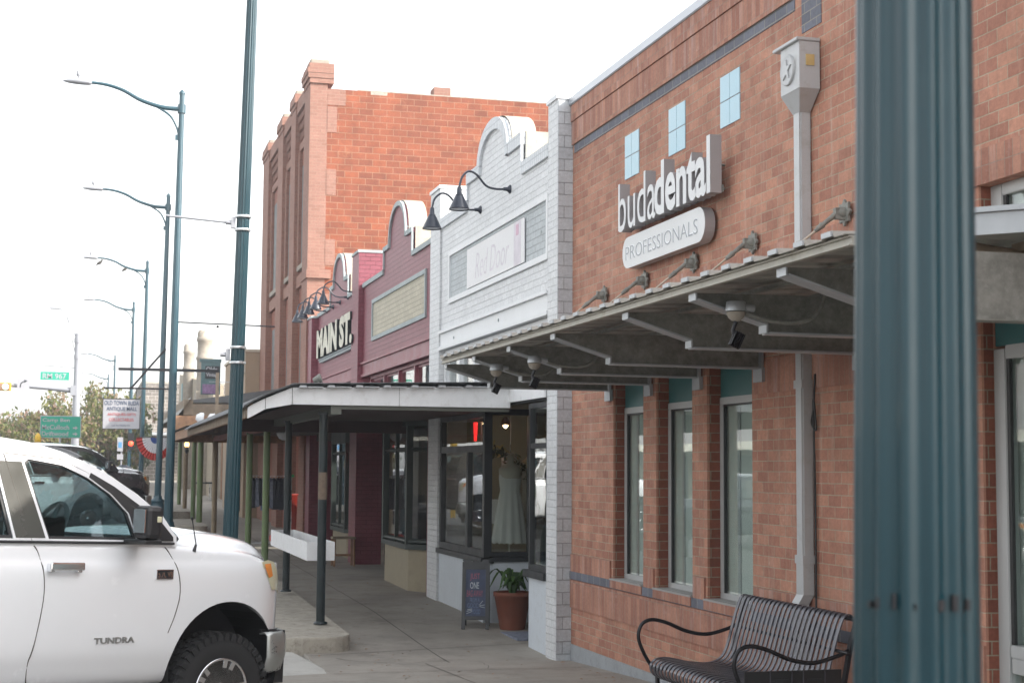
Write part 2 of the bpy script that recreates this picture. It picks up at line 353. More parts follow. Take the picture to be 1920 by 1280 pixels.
def G(y):
    for (a,za),(b,zb) in zip(GP,GP[1:]):
        if y<=b: return za+(zb-za)*(y-a)/(b-a)
    return GP[-1][1]
# ---------------------------------------------------------------- ground
def sheet(name,mat,x0,x1,ys,dz,label=None,nx=1,th=0):
    b=MB(); vs=[];fs=[]
    for y in ys:
        for k in range(nx+1): vs.append((x0+(x1-x0)*k/nx,y,G(y)+dz))
    for i in range(len(ys)-1):
        for k in range(nx): a=i*(nx+1)+k; fs.append((a,a+1,a+nx+2,a+nx+1))
    b.add(vs,fs); o=b.build(name,mat,smooth=True); o['kind']='structure'; return o
YS=[-30,-10]+[i*.5 for i in range(0,80)]+[45,60,90,150,250,400,1200]
sheet('ground','asphalt',-600,600,YS,-.155)
# pavement slab with kerb face
b=MB()
vs=[];fs=[]
for y in YS:
    xk=2.30 if y>15 else .55
    for x,dz in ((xk,-.17),(xk,-.02),(xk+.02,0),(12.0,0)): vs.append((x,y,G(y)+dz))
for i in range(len(YS)-1):
    for k in range(3): a=i*4+k; fs.append((a,a+1,a+5,a+4))
b.add(vs,fs); o=b.build('sidewalk','concrete'); o['kind']='structure'
# light concrete apron in front of the kerb (gutter and ramp)
b=MB(); ap=[(1.2,13.0),(2.28,13.0),(2.36,15.6),(2.30,17.0),(2.06,18.6),(1.5,26),(.7,26),(.7,13)]
b.add([(x,y,G(y)-.012 if x>1.9 else G(y)-.13) for x,y in ap],[tuple(range(8))]); o=b.build('gutter','concrete_light'); o['kind']='structure'
b=MB()
for (p,q,w) in (((3.72,40),(3.72,16.35),.012),((2.35,17.15),(4.95,17.75),.014),((2.35,15.4),(5.0,15.4),.012),((3.45,16.3),(3.45,9),.01),((2.4,24),(4.6,24),.012),((2.4,30),(4.8,30),.012),((.6,12),(5.0,12),.012)):
    n=max(2,int(abs(p[1]-q[1])/.5)+2)
    pts=[(p[0]+(q[0]-p[0])*i/n,p[1]+(q[1]-p[1])*i/n) for i in range(n+1)]
    d=Vector((q[0]-p[0],q[1]-p[1])).normalized(); nx,ny=-d.y*w/2,d.x*w/2
    vs=[];fs=[]
    for x,y in pts: vs+=[(x+nx,y+ny,G(y+ny)+.004),(x-nx,y-ny,G(y-ny)+.004)]
    for i in range(n): fs.append((2*i,2*i+1,2*i+3,2*i+2))
    b.add(vs,fs)
o=b.build('sidewalk_joints','joint_dark'); o['kind']='structure'
# the raised kerb plinth carrying the porch posts
def plinth(x0,x1,y0,y1,h,label,mat='concrete_old'):
    b=MB(); r=.28; pts=[]
    for cx,cy,a0 in ((x1-r,y0+r,-90),(x1-.05,y1-.05,0),(x0+.05,y1-.05,90),(x0+r,y0+r,180)):
        rad=r if cy<(y0+y1)/2 else .05
        for k in range(6): a=R(a0+90*k/5); pts.append((cx+rad*math.cos(a),cy+rad*math.sin(a)))
    g=min(G(y0),G(y1))
    n=len(pts); vs=[(x,y,G(y)-.15) for x,y in pts]+[(x,y,G(y)+h-.02) for x,y in pts]+[(x*.985+.015*(x0+x1)/2,y*.999+.001*(y0+y1)/2,G(y)+h) for x,y in pts]
    fs=[tuple(range(n-1,-1,-1)),tuple(range(2*n,3*n))]+[(i+j*n,(i+1)%n+j*n,n+(i+1)%n+j*n,n+i+j*n) for j in (0,1) for i in range(n)]
    b.add(vs,fs); return tag(b.build('kerb_plinth',mat),label,'kerb',group='concrete plinths under the porch posts')
plinth(2.02,2.86,17.35,30.0,.17,'worn concrete plinth with rounded stained front end under the black porch posts')
plinth(1.95,2.85,39.5,43.0,.16,'nearer block of the low stacked concrete blocks beside the far porch posts','concrete_old')
plinth(1.95,2.85,46.0,51.0,.22,'farther block of the low stacked concrete blocks beside the far porch posts','concrete_old')

# ---------------------------------------------------------------- brick office building (right)
WX=5.04
bb=thing('brick_building','orange brick office building with grey metal canopy and narrow windows','building',(WX,12,G(12)))
Z0=-2.3
wins=[(13.99,14.87),(12.74,13.64),(11.46,12.40)]     # openings along y
outer=rect(8.245,16.28,Z0,4.0)
b=MB(); b.plate([outer]+[rect(a,c,-1.07,.98) for a,c in wins],facing_street,WX,WX+.30); b.build('wall','brick_face',bb)
# near section right of the lamp post
b=MB(); b.plate([rect(-3,8.24,Z0,4.0),rect(5.2,8.14,-2.0,.98),rect(5.2,8.139,1.30,1.69)],facing_street,WX-.004,WX+.3)
b.build('wall','brick_face',bb)
# return of the building's far end above the white shop
b=MB(); b.box((WX+.3,15.98,Z0),(14,16.27,3.98)); b.build('wall','brick_face',bb)
# soldier courses
b=MB()
b.box((WX-.03,10.62,3.82),(WX,16.27,4.0)); b.box((WX-.018,10.62,3.56),(WX,16.27,3.815))
for a,c in ((14.93,16.26),(13.68,13.95),(12.44,12.70),(8.2,11.42)): b.box((WX-.016,a,-1.09),(WX,c,-.90))
b.box((WX-.016,8.2,-1.47),(WX,16.27,-1.175))
b.box((WX-.014,8.2,1.22),(WX,13.6,1.74))       # band behind the tie rod anchors
b.box((WX-.014,8.2,.60),(WX,11.40,.86))
b.box((WX-.02,5.2,1.69),(WX-.004,8.235,1.90))
b.box((WX-.02,8.141,-1.31),(WX-.004,8.235,-1.0))
for z in (3.555,): pass
b.build('soldier_course','brick_soldier',bb)
b=MB()
for z0,z1 in ((3.815,3.823),(3.552,3.562)): b.box((WX-.008,10.62,z0-.006),(WX,16.2,z1))
b.build('mortar_shadow_line','joint_dark',bb)
b=MB(); b.box((WX-.006,10.62,3.46),(WX,16.2,3.548)); b.box((WX-.006,10.18,3.25),(WX,10.5,3.98)); b.build('blue_brick_band','blue_brick',bb)
b=MB(); b.box((WX-.022,8.2,-1.167),(WX,16.27,-1.085))
b.box((WX-.02,8.141,-1.47),(WX-.004,8.235,-1.31)); b.build('blue_brick_band','blue_tile_band',bb)
b=MB(); b.box((WX-.012,13.0,-2.3),(WX,16.27,-1.86)); b.build('foundation','foundation',bb)
b=MB(); b.box((WX-.05,-3,4.0),(WX+.45,16.29,4.09)); b.build('roof_coping','metal_coping',bb,bevel=.008)
b=MB(); b.box((WX+.3,-3,3.6),(14,16,3.8)); b.build('roof','galv',bb)
# reveals (darker return brick) and piers, sills
for a,c in wins:
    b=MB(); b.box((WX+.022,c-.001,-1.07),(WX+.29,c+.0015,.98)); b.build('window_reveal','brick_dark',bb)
    b=MB(); b.box((WX-.035,a-.02,-1.085),(WX+.03,c+.02,-1.069)); b.box((WX+.025,a+.001,-1.09),(WX+.17,c-.001,-1.068)); b.build('sill','sill_stone',bb)
    b=MB(); b.box((WX-.03,a-.02,-1.16),(WX,c+.02,-1.086)); b.build('sill_soldier_course','brick_soldier',bb)
    fr=MB(); fx=WX+.115
    fr.box((fx,a,-1.07),(fx+.06,c,-1.02)); fr.box((fx,a,.56),(fx+.06,c,.62))
    fr.box((fx,a,-1.02),(fx+.06,a+.06,.56)); fr.box((fx,c-.07,-1.02),(fx+.06,c,.56))
    w=fr.build('window','window_alu',bb,bevel=.004)
    g=MB(); g.box((fx+.006,a+.072,-1.02),(fx+.03,a+.06,.56)); g.box((fx+.006,c-.085,-1.02),(fx+.03,c-.07,.56)); g.box((fx+.006,a+.07,.545),(fx+.03,c-.085,.56)); g.build('gasket','black_plastic',w)
    g=MB(); g.box((fx+.02,a+.07,-1.0),(fx+.026,c-.08,.55)); g.build('pane','office_glass',w)
    t=MB(); t.box((fx+.01,a,.62),(fx+.03,c,.98)); t.build('transom_panel','teal_panel',w)
    k=MB(); k.box((fx+.045,a+.0,-1.068),(fx+.05,c-.0,.975)); k.build('blind','blind_cloth',w)
    k=MB(); k.box((fx+.034,(a+c)/2+.12,-1.05),(fx+.044,(a+c)/2+.17,.56)); k.build('blind_post','window_alu',w)
# big window on the near section
fx=WX+.075
fr=MB(); fr.box((fx,8.02,-2.0),(fx+.08,8.139,.72)); fr.box((fx,5.2,.66),(fx+.08,8.02,.74)); fr.box((fx-.004,5.2,-1.14),(fx+.07,8.0,-1.05)); fr.box((fx-.01,5.2,-1.05),(fx+.07,8.0,-.98)); fr.box((fx,6.4,-.98),(fx+.07,6.5,.66))
fr.box((fx,8.02,1.30),(fx+.08,8.139,1.69)); fr.box((fx,5.2,1.62),(fx+.08,8.02,1.69))
w=fr.build('window','window_alu',bb,bevel=.005)
g=MB(); g.box((fx+.03,5.2,-2.0),(fx+.036,8.02,.66)); g.box((fx+.03,5.2,1.3),(fx+.036,8.02,1.62)); g.build('pane','office_glass',w)
g=MB(); g.box((fx+.01,7.99,-.98),(fx+.03,8.02,.66)); g.box((fx+.01,7.99,1.35),(fx+.03,8.02,1.62)); g.build('gasket','black_plastic',w)
g=MB(); g.box((fx+.01,5.2,.74),(fx+.03,8.13,.98)); g.build('transom_panel','teal_panel',w)
g=MB(); g.box((fx+.085,4.9,-1.99),(fx+.09,8.13,1.68)); g.build('blind','blind_cloth',w)
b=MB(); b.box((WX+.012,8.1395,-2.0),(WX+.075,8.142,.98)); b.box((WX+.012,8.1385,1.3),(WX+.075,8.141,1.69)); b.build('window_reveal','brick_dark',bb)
b=MB(); b.box((6.5,-3,-2.2),(6.52,16,3.5)); b.build('inner_wall','interior_grey',bb)
# blue square tiles
for i,y0 in enumerate((14.10,12.88,11.66)):
    b=MB()
    for a in (0,1):
        for c in (0,1): b.box((WX-.008,y0+a*.208,2.86+c*.22),(WX,y0+a*.208+.2,2.86+c*.22+.212))
    b.build('blue_accent_tiles','blue_tile',bb)
# downspout with hopper head
d=MB(); d.box((4.945,10.36,-.62),(WX-.003,10.475,2.66)); sp=d.build('downspout','downspout',bb,bevel=.012)
d=MB(); d.box((4.938,10.35,-.66),(WX-.003,10.485,-.60)); d.build('elbow','downspout',sp)
d=MB(); d.box((4.938,10.35,.60),(WX-.003,10.485,.66)); d.build('elbow','downspout',sp)
d=MB(); d.add([(4.945,10.36,-.66),(4.945,10.475,-.66),(5.03,10.475,-.66),(5.03,10.36,-.66),(4.945,10.36,-.88),(4.945,10.475,-.88),(5.03,10.475,-.88),(5.03,10.36,-.88),(4.915,10.385,-.95),(4.915,10.50,-.95),(5.0,10.50,-.95),(5.0,10.385,-.95),(4.915,10.385,-1.7),(4.915,10.50,-1.7),(5.0,10.50,-1.7),(5.0,10.385,-1.7)],[(4*q+a,4*q+(a+1)%4,4*q+4+(a+1)%4,4*q+4+a) for q in range(3) for a in range(4)]+[(15,14,13,12)]); d.build('elbow','downspout',sp)
hx0,hx1,hy0,hy1=4.87,5.032,10.20,10.52
d=MB()
d.box((hx0,hy0,2.76),(hx1,hy1,3.11))
d.add([(hx0,hy0,2.76),(hx1,hy0,2.76),(hx1,hy1,2.76),(hx0,hy1,2.76),(4.945,10.36,2.62),(5.03,10.36,2.62),(5.03,10.475,2.62),(4.945,10.475,2.62)],[(0,1,5,4),(1,2,6,5),(2,3,7,6),(3,0,4,7),(4,5,6,7)])
hp=d.build('hopper_head','downspout',sp,bevel=.003)
d=MB(); d.box((hx0-.025,hy0-.01,3.11),(hx1,hy1+.09,3.135)); d.build('rim','downspout',hp,bevel=.004)
d=MB(); d.lathe([(.115,0),(.115,-.012),(.105,-.02),(.095,-.015)],(hx0,10.385,2.93),28,axis='x')
st=[]
for k in range(10):
    a=R(90+36*k); rr_=.085 if k%2==0 else .034; st.append((10.385+rr_*math.cos(a),2.93+rr_*math.sin(a)))
d.prism(st,facing_street,hx0-.025,hx0-.012)
d.build('star_medallion','downspout',hp,bevel=.003)
d=MB(); d.box((4.92,hy0-.01,2.93),(4.985,hy0,3.01)); d.build('outlet_plate','brass',hp)
d=MB(); d.tube(smoothpath([(5.02,10.30,.70),(5.0,10.29,.45),(5.0,10.32,.35),(5.01,10.27,.30),(5.0,10.29,.5),(5.02,10.31,-.2),(5.02,10.31,-1.3)]),.008,5); d.build('cable','black_plastic',bb)

# ---------------------------------------------------------------- metal canopy
ET=3.33
cp=thing('metal_canopy','galvanised steel canopy on shaped brackets hung by rods from the orange brick wall','canopy',(4.2,11,1.0))
# front channel
b=MB(); y0,y1=6.40,15.0
b.box((ET-.02,y0,1.024),(ET+.0,y1,1.070)); b.box((ET-.035,y0,1.024),(ET-.02,y1,1.031)); b.box((ET-.035,y0,1.062),(ET-.02,y1,1.070))
b.build('edge_channel','canopy_edge',cp)
# corrugated deck: ribs run from the wall to the edge
vs=[];fs=[]; prof=[]; y=y0
while y<y1:
    prof+=[(y,0),(y+.10,0),(y+.13,.045),(y+.20,.045),(y+.23,0)]; y+=.30
prof=[p for p in prof if p[0]<=y1]
for (yy,dz) in prof: vs+=[(ET-.06,yy,1.074+dz*.7),(5.03,yy,1.13+dz*.7)]
for i in range(len(prof)-1): fs.append((2*i,2*i+1,2*i+3,2*i+2))
b=MB(); b.add(vs,fs); dk=b.build('corrugated_deck','deck_metal',cp)
mo=dk.modifiers.new('s','SOLIDIFY'); mo.thickness=.004; mo.offset=0
b=MB()
for i,yy in enumerate([y0+.115+.3*k for k in range(int((y1-y0)/.3))]):
    b.box((ET-.07,yy+.0,1.078),(ET-.058,yy+.10,1.102))
b.build('rib_caps','galv_light',cp)
b=MB()
for x in (3.75,4.2,4.65): b.box((x,y0,1.046),(x+.04,y1,1.070))
b.build('purlins','galv',cp)
BY=[14.93,13.76,12.53,11.24,9.58,8.40,7.19]
for y in BY:
    b=MB(); out=[(ET+.01,1.02),(ET+.01,.985),(3.78,.855),(3.78,.805),(5.0,.80),(5.0,1.040),(ET+.01,1.022)]
    b.plate([out],facing_cam,y,y+.012)
    br=b.build('bracket_plate','galv',cp)
    b=MB()
    def fl(p,q,yy=y):
        dx,dz=q[0]-p[0],q[1]-p[1]; L_=math.hypot(dx,dz); nx,nz=dz/L_*.006,-dx/L_*.006
        b.add([(p[0]+nx,yy-.05,p[1]+nz),(q[0]+nx,yy-.05,q[1]+nz),(q[0]+nx,yy+.07,q[1]+nz),(p[0]+nx,yy+.07,p[1]+nz),(p[0]-nx,yy-.05,p[1]-nz),(q[0]-nx,yy-.05,q[1]-nz),(q[0]-nx,yy+.07,q[1]-nz),(p[0]-nx,yy+.07,p[1]-nz)],[(0,1,2,3),(7,6,5,4),(0,4,5,1),(1,5,6,2),(2,6,7,3),(3,7,4,0)])
    fl((ET+.012,.98),(3.775,.85)); fl((3.79,.80),(4.99,.795)); 
    b.box((ET-.002,y-.045,.975),(ET+.008,y+.065,1.018)); b.box((3.767,y-.045,.80),(3.779,y+.065,.856))
    b.build('flange','galv_light',br)
    b=MB(); b.box((5.005,y-.05,.70),(5.02,y+.10,1.05)); b.box((5.0,y-.06,.69),(5.03,y+.11,.80)); b.build('wall_plate','galv_light',br)
# angled near end of the canopy
P0=Vector((3.33,6.37)); P1=Vector((5.03,4.67)); dv=(P1-P0).normalized(); nn=Vector((-dv.y,dv.x))
def diag(b,o0,o1,z0,z1):
    a=P0+nn*o0; c=P1+nn*o0; d_=P1+nn*o1; e=P0+nn*o1
    b.add([(a.x,a.y,z0),(c.x,c.y,z0),(d_.x,d_.y,z0),(e.x,e.y,z0),(a.x,a.y,z1),(c.x,c.y,z1),(d_.x,d_.y,z1),(e.x,e.y,z1)],[(0,3,2,1),(4,5,6,7),(0,1,5,4),(1,2,6,5),(2,3,7,6),(3,0,4,7)])
b=MB(); diag(b,0,.02,1.03,1.125); diag(b,-.02,.03,1.127,1.15); b.build('edge_channel','galv_light',cp)
b=MB(); b.add([(3.34,6.42,1.075),(3.36,6.38,1.075),(5.02,4.72,1.155),(5.02,6.42,1.125)],[(0,1,2,3)]); b.build('corrugated_deck','deck_metal',cp)
b=MB(); b.box((3.45,6.0,.66),(5.0,6.012,.96)); b.box((3.45,5.95,.655),(5.0,6.06,.66)); b.build('bracket_plate','galv',cp)
b=MB(); b.tube(smoothpath([(3.7,6.3,1.05),(3.9,6.2,.99),(4.1,6.15,.98),(4.3,6.1,1.06),(4.5,6.0,1.09)]),.03,8); b.box((4.0,6.05,.99),(5.0,6.2,1.03)); b.build('bundled_conduit','wood_grey',cp)
# tie rods and their wall anchors
for y,z in ((15.08,1.78),(13.87,1.79),(12.62,1.80),(11.36,1.80),(9.79,1.79),(8.3,1.79)):
    e=Vector((4.10,y-.06,1.115)); a=Vector((4.93,y,z-.02)); d=(a-e).normalized()
    b=MB(); b.tube([a-d*.2,e],.009,6); rd=b.build('tie_rod','rod_metal',cp)
    b=MB(); b.tube([a,a-d*.13],[.02,.016],8); b.tube([a-d*.12,a-d*.2],[.024,.014],8); b.box((4.93,y-.02,z-.05),(5.02,y+.02,z+.03)); b.build('turnbuckle','galv',rd)
    b=MB()
    st=[]
    for k in range(16):
        an=R(90+22.5*k); q=.095 if k%2==0 else .068; st.append((y+q*math.cos(an),z+q*math.sin(an)))
    b.prism(st,facing_street,5.0,5.018); b.lathe([(.04,0),(.04,-.03),(.02,-.05)],(5.0,y,z),12,axis='x'); b.build('star_anchor','galv',rd)
# conduit drops
for y in (13.68,12.45,8.28):
    b=MB(); b.tube(smoothpath([(3.60,y,.90),(3.78,y,.86),(3.98,y+.0,.87),(4.08,y+.0,.96),(4.1,y+.0,1.06)]),.014,8); b.build('conduit','galv',cp)
def floodlight(x,y,z,label):
    t=thing('canopy_floodlight',label,'floodlight',(x,y,z),group='small floodlights under the grey metal canopy')
    b=MB(); b.lathe([(.02,.115),(.055,.115),(.060,.07),(.061,.06)],(x,y,z-.02),16); b.tube([(x+.04,y,z+.065),(x+.11,y,z+.06)],.022,10); b.build('junction_box','galv_light',t)
    b=MB(); b.lathe([(.055,.055),(.046,.025),(.024,.005)],(x,y,z-.02),16); b.build('cover','cream_stone',t)
    b=MB(); b.tube([(x,y,z-.02),(x-.02,y,z-.07),(x-.01,y,z-.10)],.012,6)
    M=Matrix.Translation((x,y,z-.12))@Matrix.Rotation(R(25),4,'Y')
    b.box((-.032,-.02,-.05),(.032,.0,.04),M)
    for k in range(5): b.box((-.03+k*.0135,-.04,-.048),(-.026+k*.0135,-.02,.038),M)
    b.build('finned_lamp','bench_dark',t); return t
floodlight(3.52,13.68,.85,'canopy floodlight farthest from the camera, by the far end of the metal canopy')
floodlight(3.53,12.45,.84,'middle canopy floodlight, second from the far end of the metal canopy')
floodlight(3.545,8.28,.87,'largest and nearest canopy floodlight, just left of the big teal lamp post')

# ---------------------------------------------------------------- office sign
sg=thing('office_sign','grey three dimensional letters and rounded plate reading budadental professionals','sign',(4.9,12.9,2.3))
def letters(txt,ya,yb,zb,zt,x,depth,bold,parent,name,mf,ms):
    # fit text between ya (left, far) and yb (right, near), baseline zb, top zt
    tmp=MB(); tmp.text(txt,Matrix(),1,.5,1,bold,'LEFT'); x0,x1,y0,y1=tmp.bb
    sx=(ya-yb)/(x1-x0); sy=(zt-zb)/(y1-y0); fv=[];
    b=MB()
    for v,in [(q,) for q in tmp.v]: fv.append(Vector((x+depth*(.5-v.z),ya-(v.x-x0)*sx,zb+(v.y-y0)*sy)))
    # text front is local +z -> smaller x
    b.add(fv,tmp.f); o=b.build(name,ms,parent)
    fm=MB(); fm.add([Vector((x-.002,v.y,v.z)) if v.x<x+depth*.1 else v for v in fv],[f for f in tmp.f if all(fv[i].x<x+.001 for i in f)])
    fm.build('letter_face',mf,o); return o
letters('buda',14.20,13.17,2.275,2.75,4.86,.10,.0,sg,'thin_letters','sign_face','sign_side')
letters('dental',13.20,11.87,2.275,2.765,4.86,.10,.026,sg,'bold_letters','sign_face','sign_side')
b=MB()
for y in (14.0,13.5,12.9,12.4,12.0):
    for z in (2.34,2.54): b.tube([(4.95,y,z),(5.04,y,z)],.012,6)
b.box((4.965,11.86,2.29),(4.975,14.15,2.35)); b.build('standoffs','galv',sg)
pl=[]
ya,yb,za,zb=12.13,14.24,1.925,2.225; rr2=(zb-za)/2
for k in range(13): a=R(90-180*k/12-180); pl.append((ya+rr2+rr2*math.cos(R(90+180*k/12)),za+rr2+rr2*math.sin(R(90+180*k/12))))
for k in range(13): pl.append((yb-rr2+rr2*math.cos(R(-90+180*k/12)),za+rr2+rr2*math.sin(R(-90+180*k/12))))
b=MB(); b.prism(pl,facing_street,4.92,5.01); pp=b.build('plate','sign_side',sg)
b=MB(); b.prism(pl,facing_street,4.916,4.9195); b.build('plate_face','sign_face',pp)
def flat_text(txt,ya,yb,z0,z1,x,th,parent,name,mat,bold=0,axis='street',y=None):
    tmp=MB(); tmp.text(txt,Matrix(),1,.5,1,bold,'LEFT'); x0,x1,y0,y1=tmp.bb
    sx=abs(ya-yb)/(x1-x0); sy=(z1-z0)/(y1-y0); b=MB()
    if axis=='street': vs=[Vector((x-th*(v.z+.5),ya-(v.x-x0)*sx,z0+(v.y-y0)*sy)) for v in tmp.v]
    else: vs=[Vector((ya+(v.x-x0)*sx,y-th*(v.z+.5),z0+(v.y-y0)*sy)) for v in tmp.v]
    b.add(vs,tmp.f); return b.build(name,mat,parent)
flat_text('PROFESSIONALS',14.13,12.28,2.008,2.138,4.9155,.001,pp,'lettering','engrave_lit',.012)  # pale offset copy behind, painting the lit edge of the engraved letters
flat_text('PROFESSIONALS',14.14,12.29,2.003,2.133,4.914,.001,pp,'lettering','engrave',-.012)
# ---------------------------------------------------------------- parapet shops (white, maroon, main street)
def arch_pts(c,hw,z0,z1,n=14):
    return [(c-hw*math.cos(math.pi*k/n),z0+(z1-z0)*math.sin(math.pi*k/n)**.8) for k in range(n+1)]
def parapet_shop(name,label,y0,y1,c,x,m_wall,m_cop,m_panel,m_pier,copz,shz,archz,hw,shw,panel,pierF,pierN,soldier,th=.28,m_frame=None,ledge=(1.99,1.75),m_pale='plaster',pn_top=None):
    t=thing(name,label,'building',(x,(y0+y1)/2,G((y0+y1)/2)))
    up=[(y0,ledge[0]),(y1,ledge[0]),(y1,copz),(c+shw,copz),(c+shw,shz),(c+hw,shz)]+list(reversed(arch_pts(c,hw,shz,archz)))[1:-1]+[(c-hw,shz),(c-shw,shz),(c-shw,copz),(y0,copz)]
    b=MB(); b.plate([up],facing_street,x,x+th); b.build('wall',m_wall,t)
    # coping band following the outline, slightly proud
    inner=.13
    def off(poly_in): return poly_in
    b=MB()
    def seg(a,e,w,x0=x-.035,x1=x+th*.25):
        (ya,za),(yb,zb)=a,e; d=Vector((yb-ya,zb-za)).normalized(); n=Vector((-d.y,d.x))*w
        q=[(ya,za),(yb,zb),(yb-n.x,zb-n.y),(ya-n.x,za-n.y)]
        b.prism(q,facing_street,x0,x1)
    cw=.14 if soldier else .07
    for a,e in (((y1,copz),(c+shw-.01,copz)),((c-shw+.01,copz),(y0,copz))):
        b.box((x-.035,min(a[0],e[0]),copz-cw),(x+.03,max(a[0],e[0]),copz+.012))
    for s_ in (1,-1):
        ya,yb=c+s_*shw,c+s_*hw; b.box((x-.035,min(ya,yb)+.002,shz-cw),(x+.03,max(ya,yb)-.002,shz+.012))
        b.box((x-.03,c+s_*shw-(.05 if s_>0 else 0),copz+.014),(x+.02,c+s_*shw+(.0 if s_>0 else .05),shz-cw-.002))
    A=arch_pts(c,hw,shz-cw,archz,20); B=arch_pts(c,hw-cw*.9,shz-cw,archz-cw,20)
    n=len(A); vs=[];fs=[]
    for (ya,za),(yb,zb) in zip(A,B): vs+=[Vector((x-.04,ya,za+.012)),Vector((x-.04,yb,zb)),Vector((x+.02,ya,za+.012)),Vector((x+.02,yb,zb))]
    for i in range(n-1):
        for p,q in ((0,1),(1,3),(3,2),(2,0)): fs.append((4*i+p,4*i+q,4*i+4+q,4*i+4+p))
    b.add(vs,fs); b.build('coping',m_cop,t)
    # plaster returns and top of the arch
    b=MB(); A=[(c-hw-.012,shz-.2)]+arch_pts(c,hw+.012,shz,archz+.022,24)+[(c+hw+.012,shz-.2)]; vs=[];fs=[]
    for (ya,za) in A: vs+=[Vector((x+.022,ya,za)),Vector((x+th+.06,ya,za))]
    for i in range(len(A)-1): fs.append((2*i,2*i+1,2*i+3,2*i+2))
    A2=[(c-hw+.03,shz-.2)]+arch_pts(c,hw-.03,shz-.0,archz-.03,24)+[(c+hw-.03,shz-.2)]; o_=len(vs)
    for (ya,za) in A2: vs+=[Vector((x+.022,ya,za)),Vector((x+th+.06,ya,za))]
    for i in range(len(A2)-1): fs.append((o_+2*i+2,o_+2*i+3,o_+2*i+1,o_+2*i)); fs.append((2*i+1,o_+2*i+1,o_+2*i+3,2*i+3))
    b.add(vs,fs)
    for s_ in (1,-1):
        ya=c+s_*shw; b.box((x+.03,ya-.02,copz+.013),(x+th+.05,ya+.02,shz+.02)); b.box((x+.03,min(ya,c+s_*hw),shz-.01),(x+th+.04,max(ya,c+s_*hw),shz+.018))
    b.build('parapet_plaster',m_pale,t)
    # recessed panel with raised frame
    (py0,py1,pz0,pz1)=panel; b=MB(); fw_=.07
    b.box((x-.03,py0-fw_,pz1),(x,py1+fw_,pz1+fw_)); b.box((x-.03,py0-fw_,pz0-fw_),(x,py1+fw_,pz0)); b.box((x-.03,py0-fw_,pz0),(x,py0,pz1)); b.box((x-.03,py1,pz0),(x,py1+fw_,pz1))
    f=b.build('panel_frame',m_frame or m_cop,t)
    b=MB(); b.box((x-.006,py0,pz0),(x,py1,pz1)); b.build('panel',m_panel,f)
    # ledges
    b=MB(); b.box((x-.05,y0,ledge[0]-.03),(x+.1,y1,ledge[0]+.01)); b.box((x-.012,y0,ledge[1]+.02),(x+.1,y1,ledge[0]-.031)); b.box((x-.04,y0,ledge[1]-.03),(x+.1,y1,ledge[1]+.019))
    b.build('lintel',{'white_brick':'white_paint','red_brick':'red_paint'}[m_wall],t)
    for (a,e,zt,dx) in ([pierN] if pierN else [])+([pierF] if pierF else []):
        b=MB(); b.box((x-dx,a,-2.3),(x+th+.12,e,zt)); p=b.build('pier',m_pier,t)
        if zt>4.0 or True:
            b=MB(); b.box((x-dx-.02,a-.015,zt),(x+th+.14,e+.015,zt+.05)); b.build('cap',m_cop if m_cop!='white_soldier' else 'white_paint',p)
    return t
ws=parapet_shop('white_shop','white painted brick shop with curved parapet, arched lamps and dress in window','y',0,0,0,0,0,0,0,0,0,0,0,0,0,0,0,0) if False else None
WS=4.90
white=parapet_shop('white_shop','white painted brick shop with curved parapet and blank sign panel','building' and 16.67,22.3,19.25,WS,'white_brick','white_soldier','grey_panel_brick','white_brick',3.65,4.02,4.48,.80,1.42,(16.75,21.68,2.42,3.03),(22.31,22.98,4.12,.03),(16.285,16.665,4.08,.03),True,m_frame='white_paint')
# side face of the near pier, painted but with open joints
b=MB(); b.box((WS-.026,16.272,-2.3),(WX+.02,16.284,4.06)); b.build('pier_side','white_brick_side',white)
b=MB(); b.box((WX+.28,16.285,-2.3),(14,22.9,3.3)); b.build('roof','galv',white) if False else None
RX=4.95
red=parapet_shop('maroon_shop','maroon painted brick shop with cream brick panel beside the white shop',22.99,29.44,26.0,RX,'red_brick','grey_coping','cream_brick','red_brick',3.50,3.90,4.52,.78,1.30,(23.65,28.33,2.40,3.02),(29.46,30.25,4.12,.10),None,False,m_frame='grey_coping')
ms_=parapet_shop('main_street_shop','farther maroon brick shop with large MAIN ST letters',30.26,35.64,32.5,RX,'red_brick','grey_coping','red_brick','red_brick',3.50,3.90,4.48,.78,1.25,(31.0,34.0,2.6,2.62),(35.65,36.3,3.42,.15),None,False,m_frame='red_paint')
# banner on the white shop
bn=thing('shop_banner','pale white banner with faint pink script in the panel of the white shop','banner',(WS-.02,19.1,2.7))
b=MB(); b.box((WS-.03,17.66,2.435),(WS-.018,20.58,2.97)); b.build('sheet','banner_white',bn)
b=MB(); b.box((WS-.032,17.80,2.44),(WS-.0301,18.12,2.965)); b.build('pink_stripe','text_pale',bn)
b=MB(); b.box((WS-.034,17.90,2.80),(WS-.0321,18.02,2.93)); b.build('red_door_mark','banner_rose',bn)
tmp=MB(); tmp.text('Red Door',Matrix(),1,.5,1,-.012,'LEFT',shear=.3); x0_,x1_,y0_,y1_=tmp.bb
b=MB(); b.add([Vector((WS-.0305-.001*(v.z+.5),20.1-(v.x-x0_)*1.75/(x1_-x0_),2.52+(v.y-y0_)*.33/(y1_-y0_))) for v in tmp.v],tmp.f); b.build('script','text_pale',bn)
# wall fixings and stains
b=MB(); 
for y,z in ((17.0,2.7),(18.9,1.86),(21.4,1.84)): b.lathe([(.02,0),(.02,-.01)],(WS-.012 if z<2 else WS,y,z),8,axis='x')
b.build('wall_plugs','grey_coping',white)
